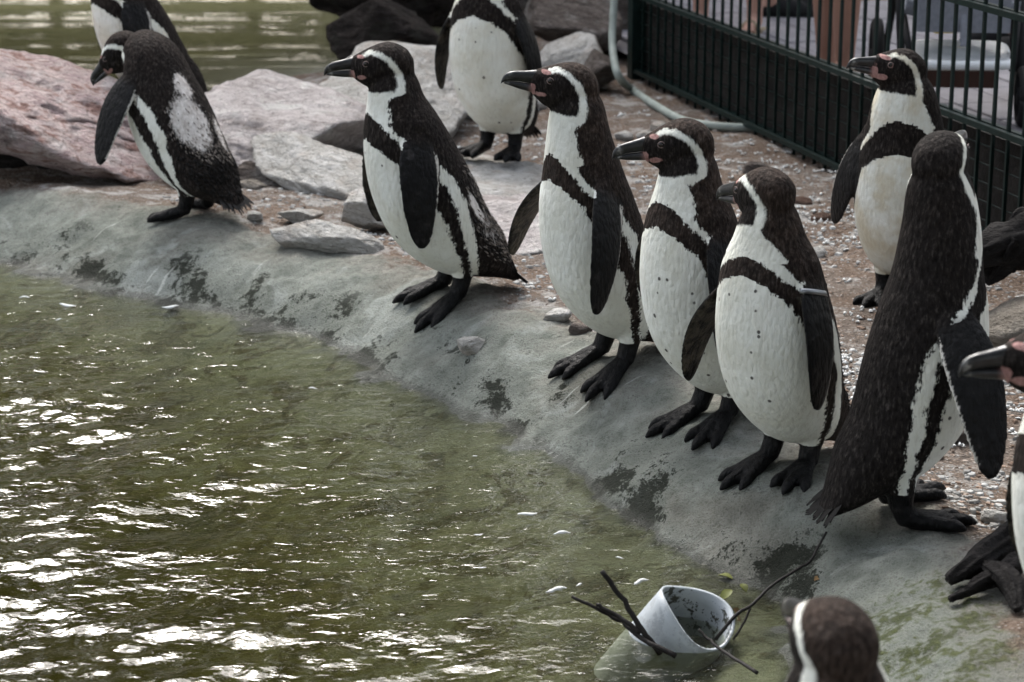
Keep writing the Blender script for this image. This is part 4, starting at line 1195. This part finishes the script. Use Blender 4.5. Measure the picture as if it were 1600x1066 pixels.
def down_litter():
    rs = np.random.RandomState(9)
    mb = MB()
    U = rs.uniform(560, 1640, 9000); Vv = rs.uniform(120, 860, 9000)
    P = np.array([at_z(u, v, 0.0) for u, v in zip(U, Vv)])
    s1, s2 = fields(P[:, 0], P[:, 1])
    cl = fbm(np.column_stack([P[:, :2] * 3.2, np.zeros(len(P))]), 3, 12)
    ok = (s1 > RIM + 0.06) & (s2 > .2) & (P[:, 1] < 8) & (cl + rs.uniform(-0.2, .2, len(P)) > 0.10)
    P = P[ok][:1000]
    z = terrain(P[:, 0], P[:, 1])
    for p, zz in zip(P, z):
        if p[0] > 0.45 and (p[0] - 0.49) * 2.95 - (8.65 - p[1]) * 0.91 > -0.15: continue
        for k in range(rs.randint(2, 6)):
            a = rs.uniform(0, 2 * np.pi); ln = rs.uniform(0.006, 0.018); w = ln * 0.25
            d = np.array([math.cos(a), math.sin(a), 0]); sd2 = np.array([-math.sin(a), math.cos(a), 0])
            b = np.array([p[0], p[1], zz + 0.002]) + rs.normal(0, 0.006, 3) * (1, 1, 0)
            h = rs.uniform(0.002, 0.007)
            q1 = b + d * ln * .5 + (0, 0, h); q2 = b + d * ln + (0, 0, h * .4)
            mb.add([b - sd2 * w * .4, b + sd2 * w * .4, q1 + sd2 * w, q1 - sd2 * w, q2, q1 + np.array([0, 0, .002])], [(0, 1, 2, 5, 3), (3, 5, 4), (5, 2, 4), (3, 4, 2, 1, 0)])
    return mb.build('moulted_down', DOWN, None, True)
tag(down_litter(), 'tufts of moulted white down lying in drifts on the soil', 'down', kind='stuff')

STG = 'loose stones on the soil'
rs = np.random.RandomState(44)
STONES = [(1060, 330, 'reddish'), (1090, 312, 'reddish'), (1285, 345, 'reddish'), (1255, 318, 'reddish'), (905, 520, 'grey'), (1490, 690, 'grey'), (1530, 640, 'grey'), (1555, 812, 'pale'), (1000, 245, 'pale'), (975, 215, 'pale'),
          (1010, 215, 'pale'), (930, 190, 'pale'), (1100, 240, 'pale'), (735, 545, 'pale'), (1270, 400, 'pale'), (1250, 440, 'grey'), (1210, 300, 'pale'), (1180, 270, 'grey'), (1035, 205, 'pale'), (870, 500, 'pale')]
STL = ['flat reddish stone on the soil behind the banded penguin', 'second flat reddish stone on the soil behind the profile penguin', 'reddish stone near the dusty cream penguin', 'reddish stone between the hose and the dusty cream penguin',
       'grey stone between the slim penguin and the leaning one', 'small grey stone beside the held out flipper of the black backed penguin', 'grey stone below the tan boulder', 'pale stone in front of the forked log',
       'pale stone on the shell litter behind the slim penguin', 'pale stone above the slim penguin shoulder on the litter', 'pale stone next to the bend of the hose', 'pale stone near the pale tilted slab', 'pale stone in front of the hose where it runs straight',
       'pale stone on the bank edge between the leaning and the slim penguin', 'pale stone beside the feet of the dusty cream penguin', 'grey stone beside the banded penguin back', 'pale stone just in front of the hose by the fence', 'grey stone in front of the hose by the fence', 'pale stone touching the hose bend', 'pale stone behind the slim penguin flipper']
RED = rock_material('reddish_stone', [(0.3, (0.09, 0.055, 0.042)), (0.55, (0.17, 0.105, 0.08)), (0.75, (0.25, 0.17, 0.14))], (0.2, 0.15, 0.12), (0.05, 0.03, 0.025), 30)
for k, (u, v, kind) in enumerate(STONES):
    sz = rs.uniform(0.016, 0.034)
    P, F = rock_mesh((sz * 1.3, sz, sz * 0.7), 300 + k, sub=3, cuts=10)
    o = mesh_obj('stone', P, F, {'reddish': RED, 'grey': BROWN, 'pale': PALE}[kind])
    p = hit_ground(u, v); o.location = (p[0], p[1], p[2] + sz * 0.3); o.rotation_euler = (0, 0, rs.uniform(0, 6))
    tag(o, STL[k], 'stone', STG)

# ------------------------------------------------------------------ fence
GREEN = simple_mat('dark_green_coating', (0.006, 0.014, 0.0125), 0.42, 0.4, 30, 0.15, 0.002)
BOARD = simple_mat('dark_board', (0.016, 0.014, 0.0125), 0.8, 0.6, 14, 0.5, 0.01)
FA = at_z(996, 118, 0.0); FB = at_y(1600, 219, 1.0)
d_ = ray(1600, 219); FB = CAMP + d_ * ((0.31 - CAM_H) / d_[2]); FB[2] = 0.0; FA[2] = 0.0
FD = (FB - FA); FL = np.linalg.norm(FD); FD /= FL
FN = np.array([-FD[1], FD[0], 0.0])
if FN[0] < 0: FN = -FN                         # away from the enclosure
def fence():
    root = empty('mesh_fence', tuple(FA))
    tag(root, 'dark green welded bar fence with dark backing along its foot', 'fence')
    end = FL + 1.6
    sp = 0.083
    bar = MB(); bar.box((0, 0, 0.60), (0.0045, 0.0045, 0.62)); bm_ = bar.build('bar', GREEN, root, False)
    b = bm_.data
    n = int(end / sp)
    for i in range(n):
        o = bm_ if i == 0 else bpy.data.objects.new('bar', b)
        if i: COL.objects.link(o); o.parent = root
        q = FD * (0.06 + sp * i)
        o.location = tuple(q); o.rotation_euler = (0, 0, math.atan2(FD[1], FD[0]))
    Mz = np.array(Matrix.Rotation(math.atan2(FD[1], FD[0]), 3, 'Z'))
    for z in (0.02, 0.31, 0.62, 0.93, 1.2):
        for s_ in (-1, 1):
            mb = MB(); mb.box(FD * end / 2 + FN * 0.0135 * s_ + np.array([0, 0, z]), (end / 2, 0.008, 0.008), Mz)
            mb.build('rail', GREEN, root, False)
    for k in range(5):                                     # thin wires of the small mesh tied along the foot
        mb = MB(); mb.tube([FN * 0.006 + np.array([0, 0, 0.055 + k * 0.05]), FD * end + FN * 0.006 + np.array([0, 0, 0.055 + k * 0.05])], 0.0018, 6)
        mb.build('wire', GREEN, root)
    mb = MB(); mb.box(FD * end / 2 + FN * 0.034 + np.array([0, 0, 0.135]), (end / 2, 0.006, 0.145), Mz)
    mb.build('backing_board', BOARD, root, False)
    for t in (-0.015, FL + 0.35):
        if t > end: continue
        mb = MB(); mb.box(FD * t + FN * 0.05 * (t > 0) + np.array([0, 0, 0.64]), (0.028, 0.028, 0.66), Mz); mb.box(FD * t + FN * 0.05 * (t > 0) + np.array([0, 0, 1.305]), (0.031, 0.031, 0.006), Mz)
        mb.build('post', GREEN, root, False)
fence()

# hose along the foot of the fence
HOSE = simple_mat('grey_green_hose', (0.24, 0.27, 0.245), 0.55, 0.3, 18, 0.25, 0.004)
hp_ = [at_y(962, -60, 8.5), at_y(959, 10, 8.45), at_y(957, 70, 8.35), at_y(966, 118, 8.2)]
hp_ += [hit_ground(u, v) + (0, 0, .015) for u, v in [(990, 148), (1025, 172), (1065, 194), (1110, 203), (1150, 206), (1190, 208), (1228, 218), (1262, 238), (1300, 250), (1335, 256), (1380, 270), (1440, 305), (1500, 340), (1560, 352), (1640, 392), (1750, 450)]]
Ph, _ = spline(np.array(hp_), 120)
mb = MB(); mb.tube(list(Ph), 0.0145, 12)
tag(mb.build('hose', HOSE, None), 'grey green hose snaking along the foot of the fence', 'hose')

# ------------------------------------------------------------------ paved visitors' side
PAVE = simple_mat('paving_stone', (0.19, 0.182, 0.195), 0.8, 0.2, 9, 0.2, 0.004)
JOINT = simple_mat('paving_joint', (0.12, 0.113, 0.115), 0.9, 0.2, 30, 0.2, 0.004)
q0 = FA + FN * 0.06 - FD * 6.0; q1 = FB + FN * 0.06 + FD * 4.0
pl = mesh_obj('visitor_path', [q0, q1, q1 + FN * 14, q0 + FN * 14], [(0, 1, 2, 3)], JOINT, None, False)
pl.location.z = 0.035
tag(pl, kind='structure')
pb = MB(); pb.box((0, 0, 0), (0.146, 0.096, 0.02)); 
bmx = bmesh.new()
first = pb.build('paving_stone', PAVE, pl, False)
bmx.from_mesh(first.data); bmesh.ops.bevel(bmx, geom=list(bmx.edges), offset=0.004, segments=1, affect='EDGES'); bmx.to_mesh(first.data); bmx.free()
cnt = 0
for j in range(15):
    for i in range(20):
        pos = FA + FN * (0.25 + 0.2 * j) + FD * (-2.6 + 0.3 * i + 0.15 * (j % 2) + 0.17 * j)
        o = first if cnt == 0 else bpy.data.objects.new('paving_stone', first.data)
        if cnt: COL.objects.link(o); o.parent = pl
        o.location = (pos[0], pos[1], 0.0 + 0.0015 * ((i * 7 + j * 3) % 3)); o.rotation_euler = (0, 0, math.atan2(FD[1], FD[0]))
        cnt += 1

# ------------------------------------------------------------------ people beyond the fence
SKIN = simple_mat('skin', (0.37, 0.22, 0.17), 0.5, 0.12, 14, 0.1, 0.003)
SKIN2 = simple_mat('tanned_skin', (0.30, 0.17, 0.125), 0.5, 0.12, 14, 0.1, 0.003)
HAIR = simple_mat('hair', (0.035, 0.022, 0.014), 0.5, 0.4, 50, 0.4, 0.004)
CLOTH = {k: simple_mat('cloth_' + k, c, 0.85, 0.15, 25, 0.3, 0.004) for k, c in dict(navy=(0.03, 0.04, 0.075), white=(0.62, 0.61, 0.58), khaki=(0.23, 0.19, 0.13), red=(0.30, 0.04, 0.035), grey=(0.14, 0.14, 0.155), black=(0.013, 0.013, 0.014)).items()}
PZ = 0.055
def person(label, pos, face, height, skin, top, bottom, shoe, long_trousers=False, stance=0.11, stride=0.0, splay=8):
    k = height / 1.72
    root = empty('person', (pos[0], pos[1], PZ), face); root.scale = (k, k, k)
    V, Fc = [], []
    def push(mb):
        b = len(V); V.extend(mb.v); Fc.extend([tuple(i + b for i in f) for f in mb.f])
    leg = {}
    for s in (1, -1):
        x = stride * s
        J = [np.array([0.0, s * 0.09, 0.93]), np.array([x * .4 + 0.02, s * stance, 0.50]), np.array([x - 0.005, s * stance, 0.32]), np.array([x - 0.01, s * stance, 0.09]), np.array([x - .01, s * stance, 0.045])]
        leg[s] = J
        mb = MB(); mb.tube(J, [0.085, 0.054, 0.057, 0.036, 0.036], 16); push(mb)
        mb = MB(); a = R(splay) * s
        mb.tube([J[4] + (-0.045, 0, -0.005), J[4] + (0.0, 0, -0.008), J[4] + (0.09 * math.cos(a), 0.09 * math.sin(a), -0.018), J[4] + (0.165 * math.cos(a), .165 * math.sin(a), -0.028)], [0.026, 0.034, 0.033, 0.014], 12); push(mb)
        for q in range(5):
            mb = MB(); o_ = s * (0.028 - q * 0.014) * -1
            e0 = J[4] + (0.14 * math.cos(a) - o_ * math.sin(a), .14 * math.sin(a) + o_, -0.028); e1_ = J[4] + ((0.19 - .011 * q) * math.cos(a), (0.19 - .011 * q) * math.sin(a) + o_, -0.032)
            mb.tube([e0, e1_], [0.010, 0.0085 + 0.003 * (q == 0)], 8); push(mb)
    mb = MB(); mb.tube([(0, 0, 0.88), (0, 0, 1.0), (0.0, 0, 1.15), (0.01, 0, 1.30), (0, 0, 1.42), (0.0, 0, 1.47)], [0.13, 0.15, 0.13, 0.155, 0.13, 0.06], 20, 0.72); 
    push(mb)
    mb = MB(); mb.tube([(0, 0, 1.44), (0.01, 0, 1.53), (0.02, 0, 1.58)], [0.055, 0.05, 0.05], 14); push(mb)
    mb = MB(); mb.tube([(0.03, 0, 1.49), (0.025, 0, 1.53), (0.02, 0, 1.59), (0.012, 0, 1.66), (0.005, 0, 1.71), (0.0, 0, 1.725)], [0.03, 0.058, 0.078, 0.083, 0.06, 0.02], 18); push(mb)
    mb = MB(); mb.tube([(0.085, 0, 1.615), (0.106, 0, 1.58), (0.09, 0, 1.572)], [0.010, 0.014, 0.010], 8); push(mb)
    for s in (1, -1):
        A = [np.array([0, s * 0.16, 1.40]), np.array([-0.02, s * 0.22, 1.12]), np.array([0.05, s * 0.24, 0.88])]
        mb = MB(); mb.tube([A[0], A[1], A[2]], [0.052, 0.042, 0.028], 14); push(mb)
        mb = MB(); mb.tube([A[2], A[2] + (0.01, 0, -0.05), A[2] + (0.02, 0, -0.09)], [0.026, 0.036, 0.032], 10, 0.5); push(mb)
        for q in range(4):
            f0 = A[2] + (0.035 - q * 0.018, 0, -0.085); ln = (0.07, 0.08, 0.075, 0.06)[q]
            mb = MB(); mb.tube([f0, f0 + (0.006, -s * 0.005, -ln * .6), f0 + (0.0, -s * 0.02, -ln)], [0.0095, 0.009, 0.007], 8); push(mb)
        mb = MB(); mb.tube([A[2] + (0.02, -s * .005, -0.035), A[2] + (0.05, -s * 0.02, -0.065), A[2] + (0.055, -s * .03, -0.095)], [0.012, 0.0105, 0.008], 8); push(mb)
        mb = MB(); mb.tube([(0.012, s * 0.078, 1.63), (0.0, s * 0.088, 1.60), (0.008, s * 0.078, 1.575)], [0.010, 0.014, 0.009], 8); push(mb)
    me = remeshed(V, Fc, 0.0085, 2); me.name = 'person_body'
    me.materials.clear(); me.materials.append(skin); me.polygons.foreach_set('use_smooth', np.ones(len(me.polygons), bool))
    o = bpy.data.objects.new('body', me); COL.objects.link(o); o.parent = root
    mb = MB(); mb.tube([(0, 0, 0.95), (0, 0, 1.05), (0, 0, 1.17), (0.01, 0, 1.31), (0, 0, 1.42), (0, 0, 1.465)], [0.165, 0.165, 0.15, 0.172, 0.15, 0.078], 22, 0.78)
    for s in (1, -1): mb.tube([(0, s * 0.13, 1.40), (-0.008, s * 0.19, 1.27), (-0.015, s * 0.208, 1.19)], [0.072, 0.066, 0.064], 14)
    mb.build('shirt', top, root)
    mb = MB(); mb.tube([(0, 0, 0.84), (0, 0, 0.90), (0, 0, 1.0)], [0.10, 0.165, 0.158], 22, 0.85)
    for s in (1, -1):
        J = leg[s]; low = 0.10 if long_trousers else 0.52
        pts = [J[0] + (0, 0, .02), (J[0] + J[1]) / 2] + ([J[1], J[2], J[3] + (0, 0, 0.01)] if long_trousers else [J[1] + (0, 0, 0.04)])
        mb.tube(pts, [0.108, 0.095, 0.082, 0.074, 0.062][:len(pts)] if long_trousers else [0.108, 0.098, 0.088], 18)
    mb.build('trousers' if long_trousers else 'shorts', bottom, root)
    mb = MB(); mb.tube([(-0.012, 0, 1.60), (-0.012, 0, 1.66), (-0.008, 0, 1.72), (-0.004, 0, 1.742)], [0.086, 0.088, 0.066, 0.02], 18); mb.build('hair', HAIR, root)
    for s in (1, -1):
        mb = MB(); mb.tube([(0.083, s * 0.030, 1.612), (0.090, s * 0.030, 1.612)], [0.011, 0.009], 10); mb.build('eye', EYE, root)
        mb = MB(); a = R(splay) * s; b_ = leg[s][4]
        Mz = np.array(Matrix.Rotation(a, 3, 'Z'))
        mb.box(b_ + Mz @ np.array([0.065, 0, -0.0485 - 0.002]), (0.135, 0.046, 0.011), Mz)
        mb.tube([b_ + Mz @ np.array([0.10, q * 0.044, -0.04 + 0.045 * (1 - q * q)]) for q in np.linspace(-1, 1, 9)], 0.011, 8)
        if shoe is CLOTH['black']: mb.tube([b_ + Mz @ np.array([-0.06 , 0, -0.02]), b_ + Mz @ np.array([0.03, 0, -0.01]), b_ + Mz @ np.array([0.12, 0, -0.02]), b_ + Mz @ np.array([0.19, 0, -0.035])], [0.03, 0.042, 0.045, 0.018], 14)
        mb.build('sandal', shoe, root)
    tag(root, label, 'person', 'visitors beyond the fence')
pp = lambda u, v: at_z(u, v, PZ)
person('bare legged person in khaki shorts standing just outside the fence', pp(1300, 122), R(200), 1.70, SKIN2, CLOTH['white'], CLOTH['khaki'], CLOTH['khaki'], stance=0.075)
person('bare legged person in navy shorts and brown sandals behind the fence corner', pp(1135, 45), R(245), 1.66, SKIN, CLOTH['red'], CLOTH['navy'], CLOTH['khaki'], stance=0.125)
person('person in black closed shoes and shorts walking past further behind', pp(1215, 22), R(5), 1.74, SKIN, CLOTH['grey'], CLOTH['navy'], CLOTH['black'], stance=0.06, stride=0.03)
person('person in long grey trousers beside the pushchair', pp(1588, 78), R(190), 1.76, SKIN2, CLOTH['white'], CLOTH['grey'], CLOTH['black'], True)

# ------------------------------------------------------------------ pushchair
WHITEP = simple_mat('white_plastic', (0.62, 0.64, 0.65), 0.35, 0.06, 20, 0.05, 0.002)
RUBBER = simple_mat('black_rubber', (0.012, 0.012, 0.012), 0.7, 0.2, 40, 0.2, 0.002)
BLUEGREY = simple_mat('blue_grey_fabric', (0.17, 0.18, 0.205), 0.9, 0.2, 60, 0.3, 0.003)
YELLOW = simple_mat('yellow_bag_fabric', (0.62, 0.46, 0.03), 0.6, 0.15, 20, 0.3, 0.004)
REDBR = simple_mat('brown_red_plastic', (0.05, 0.024, 0.018), 0.5, 0.2, 20, 0.1, 0.002)
def pushchair():
    c = at_y(1500, 92, 7.35)
    root = empty('pushchair', (c[0], c[1], PZ), R(-96))
    tag(root, 'pushchair with white footboard, blue grey seat and black wheels behind the fence', 'pushchair')
    h = c[2] - PZ
    # footboard: rounded, slightly dished tray with a rolled rim
    pts = []
    for th in np.linspace(0, 2 * np.pi, 41)[:-1]:
        cx, sy = math.cos(th), math.sin(th)
        pts.append((0.14 * np.sign(cx) * abs(cx) ** 0.35, 0.165 * np.sign(sy) * abs(sy) ** 0.4))
    V, f = [], []
    n = 40
    prof = [(1.0, -0.014), (1.02, 0.0), (1.0, 0.012), (0.93, 0.013), (0.86, 0.005), (0.0, 0.004)]
    for k, z in prof:
        V += [(x * k, y * k, h + z + (0.03 * max(0, -x / 0.14) if k < .95 else 0.03 * max(0, -x / .14))) for x, y in pts]
    for i in range(len(prof) - 1):
        for k in range(n):
            k2 = (k + 1) % n; f.append((i * n + k, i * n + k2, (i + 1) * n + k2, (i + 1) * n + k))
    f.append(tuple(range(n))[::-1])
    mesh_obj('footboard', V, f, WHITEP, root)
    mb = MB(); mb.box((-0.02, 0, h - 0.055), (0.10, 0.11, 0.028)); mb.build('underframe', REDBR, root, False)
    for x, y, r in ((0.10, 0.20, 0.10), (0.10, -0.20, 0.10), (-0.42, 0.25, 0.14), (-0.42, -0.25, 0.14)):
        mb = MB(); ring = [(x + (r - 0.02) * math.cos(q), y, r + (r - 0.02) * math.sin(q)) for q in np.linspace(0, 2 * np.pi, 33)]
        mb.tube(ring, 0.021, 10); w = mb.build('wheel', RUBBER, root)
        mb = MB(); mb.tube([(x, y - 0.02, r), (x, y + 0.02, r)], 0.03, 14)
        for q in range(6): mb.tube([(x, y, r), (x + (r - 0.03) * math.cos(q * 1.047), y, r + (r - .03) * math.sin(q * 1.047))], 0.007, 6)
        mb.build('rim', CLOTH['black'], w)
    for s in (1, -1):
        mb = MB(); mb.tube([(0.10, s * 0.19, 0.11), (-0.15, s * 0.2, 0.42), (-0.50, s * 0.2, 0.85), (-0.62, s * 0.2, 1.0)], 0.013, 10)
        mb.tube([(-0.42, s * 0.22, 0.15), (-0.30, s * 0.2, 0.40), (-0.15, s * 0.2, 0.42)], 0.013, 10)
        mb.tube([(0.10, s * 0.16, h - .02), (-0.10, s * 0.19, 0.36)], 0.012, 8)
        mb.build('side_frame', CLOTH['black'], root)
    mb = MB(); mb.tube([(-0.62, 0.2, 1.0), (-0.64, 0, 1.02), (-0.62, -0.2, 1.0)], 0.017, 10); mb.build('handle', RUBBER, root)
    g = []
    for u in np.linspace(0, 1, 12):
        for w in np.linspace(-1, 1, 7):
            x = 0.02 - 0.30 * u if u < 0.5 else -0.13 - 0.36 * (u - 0.5) * 2
            z = 0.40 - 0.03 * math.sin(u * 6) if u < 0.5 else 0.40 + 0.5 * (u - 0.5) * 2
            g.append((x, w * 0.185, z - 0.03 * (1 - w * w)))
    q = len(g); g += [(x - 0.02, y, z - 0.03) for x, y, z in g]
    f = []
    for i in range(11):
        for j in range(6):
            a = i * 7 + j
            f.append((a, a + 7, a + 8, a + 1)); f.append((a + q, a + 1 + q, a + 8 + q, a + 7 + q))
    for i in range(11): f += [(i * 7, i * 7 + q, (i + 1) * 7 + q, (i + 1) * 7), (i * 7 + 6, (i + 1) * 7 + 6, (i + 1) * 7 + 6 + q, i * 7 + 6 + q)]
    for j in range(6): f += [(j, j + 1, j + 1 + q, j + q), (77 + j, 77 + j + q, 78 + j + q, 78 + j)]
    mesh_obj('seat', g, f, BLUEGREY, root)
    mb = MB(); mb.tube([(0.03, 0, 0.385), (0.07, 0, 0.33), (0.09, 0, 0.26)], [0.012, 0.012, 0.012], 10); mb.box((0.05, 0, 0.36), (0.012, 0.15, 0.06)); mb.build('leg_rest', BLUEGREY, root, False)
pushchair()
bag_c = at_y(1476, 5, 7.6)
mb = MB()
P_ = [(-0.07, 0, 0), (-0.03, 0, 0.0), (0.03, 0, 0.0), (0.07, 0, 0.0)]
mb.tube(P_, [0.05, 0.085, 0.085, 0.045], 18, 1.2)
mb.tube([(-0.04, 0, 0.09), (-0.03, 0, 0.2), (0.03, 0, 0.2), (0.04, 0, 0.09)], 0.006, 8)
b = mb.build('yellow_bag', YELLOW, None); b.location = tuple(bag_c); b.rotation_euler = (0, 0, R(10))
tag(b, 'yellow bag hanging in front of the pushchair seat', 'bag')

# ------------------------------------------------------------------ trees round the enclosure (they shade it and show in the water)
def leaf_mat(name, a, b):
    m = NT(name)
    g = m.n('ShaderNodeNewGeometry').outputs['Random Per Island']
    c = m.ramp(g, [(0.1, a), (0.9, b)])
    d = m.n('ShaderNodeBsdfDiffuse', Color=c); t = m.n('ShaderNodeBsdfTranslucent', Color=c)
    sh = m.n('ShaderNodeMixShader', i0=0.15, i1=d.outputs[0], i2=t.outputs[0])
    m.t.links.new(sh.outputs[0], m.out.inputs['Surface'])
    return m.m
LV = [leaf_mat('foliage_dark', (0.012, 0.022, 0.006), (0.04, 0.06, 0.014)), leaf_mat('foliage_mid', (0.035, 0.055, 0.014), (0.10, 0.13, 0.03))]
BARK = simple_mat('bark', (0.06, 0.05, 0.04), 0.9, 0.4, 12, 0.6, 0.02)
def tree(label, pos, h, cw, z0, seed, n=2600, ls=0.2):
    rs = np.random.RandomState(seed)
    root = empty('tree', (pos[0], pos[1], -0.05))
    mb = MB()
    mb.tube([(0, 0, -0.2), (0.05, 0, h * .25), (-0.05, 0.08, h * .55), (0, 0, h * .9)], [0.17, 0.13, 0.09, 0.02], 12)
    for k in range(7):
        a = rs.uniform(0, 6.28); zb = h * rs.uniform(.25, .6); r = cw * rs.uniform(.5, .9)
        mb.tube([(0, 0, zb), (math.cos(a) * r * .5, math.sin(a) * r * .5, zb + h * .12), (math.cos(a) * r, math.sin(a) * r, zb + h * .18)], [0.06, 0.04, 0.012], 8)
    mb.build('trunk', BARK, root)
    cl = rs.normal(size=(46, 3)); cl /= np.linalg.norm(cl, axis=1)[:, None]
    cl = cl * rs.uniform(.35, 1.0, (46, 1)) * np.array([cw, cw, (h - z0) / 2]) + (0, 0, (h + z0) / 2)
    ctr = cl[rs.randint(0, 46, n)] + rs.normal(0, 1, (n, 3)) * cw * 0.16
    ctr[:, 2] = np.maximum(ctr[:, 2], z0 + 0.3)
    ctr = ctr[np.abs(ctr[:, 1]) < cw * 1.25]; n = len(ctr)
    a = rs.normal(size=(n, 3)); a /= np.linalg.norm(a, axis=1)[:, None]
    b = rs.normal(size=(n, 3)); b -= a * (a * b).sum(1)[:, None]; b /= np.linalg.norm(b, axis=1)[:, None]
    s = ls * rs.uniform(.5, 1.2, (n, 1))
    V = np.stack([ctr - a * s, ctr + b * s * .45, ctr + a * s, ctr - b * s * .45], 1).reshape(-1, 3)
    F = np.arange(4 * n).reshape(-1, 4)
    mesh_obj('crown', V, F, LV[seed % 2], root, False)
    tag(root, label, 'tree', 'trees round the enclosure')
TR = [(-7.5, 15.0, 9.5, 2.8, .3, 'standing beyond the far pond'), (-4.2, 15.5, 9.0, 2.8, .2, 'standing beyond the far pond'), (-1.2, 16.0, 9.8, 2.8, .3, 'standing beyond the far pond'), (-10.5, 11.0, 9, 3.0, .4, 'standing left of the far pond'),
      (2.2, 18.0, 10.0, 2.8, 1.6, 'at the back of the visitor path'), (6.0, 17.0, 9.5, 3.0, 1.6, 'at the back of the visitor path'), (9.5, 12.0, 6.0, 2.6, 1.6, 'at the back of the visitor path')]
for k, (x, y, h, cw, z0, where) in enumerate(TR):
    tree('leafy green tree ' + where, (x, y), h, cw, z0, 500 + k, 5200, 0.24)
SHADE_TREES = [(-6.0, -3.5, 6.8, 3.2, 2.6, 3000), (-2.6, -2.6, 7.0, 3.2, 3.2, 3600), (3.2, -1.8, 7.0, 3.6, 3.0, 5200), (5.8, 2.6, 6.8, 3.4, 2.4, 4600), (0.3, -7.5, 7.5, 3.6, 1.0, 3200)]  # unseen overhead trees, added to block skylight and shade the pond
for k, (x, y, h, cw, z0, n) in enumerate(SHADE_TREES):
    tree('unseen broad tree added to shade the near side of the pond', (x, y), h, cw, z0, 520 + k, n, 0.26)

def shrub(label, pos, h, w, seed):
    rs = np.random.RandomState(seed); n = 3200
    root = empty('shrub', (pos[0], pos[1], -0.1))
    mb = MB()
    for k in range(6):
        a = k * 1.05; mb.tube([(0, 0, 0), (math.cos(a) * w * .2, math.sin(a) * w * .2, h * .4), (math.cos(a) * w * .45, math.sin(a) * w * .45, h * .75)], [0.03, 0.02, 0.008], 7)
    mb.build('stem', BARK, root)
    d = rs.normal(size=(n, 3)); d /= np.linalg.norm(d, axis=1)[:, None]; d[:, 2] = np.abs(d[:, 2])
    r = rs.uniform(.3, 1, (n, 1)) ** .5 * (1 + 0.35 * fbm(d * 2.2, 2, seed))[:, None]
    ctr = d * r * np.array([w, w * .7, h]) + np.array([0, 0, 0.16])
    a = rs.normal(size=(n, 3)); a /= np.linalg.norm(a, axis=1)[:, None]
    b = rs.normal(size=(n, 3)); b -= a * (a * b).sum(1)[:, None]; b /= np.linalg.norm(b, axis=1)[:, None]
    s = 0.12 * rs.uniform(.5, 1.2, (n, 1))
    V = np.stack([ctr - a * s, ctr + b * s * .5, ctr + a * s, ctr - b * s * .5], 1).reshape(-1, 3)
    mesh_obj('foliage', V, np.arange(4 * n).reshape(-1, 4), LV[0], root, False)
    tag(root, label, 'shrub', 'shrubs along the far pond')
for k in range(9):
    shrub('dense green shrub on the far bank of the back pond', (-8.5 + 1.15 * k, 13.9 + 0.4 * math.sin(k * 2.1)), 1.7 + 0.5 * math.sin(k * 1.7), 0.95, 700 + k)
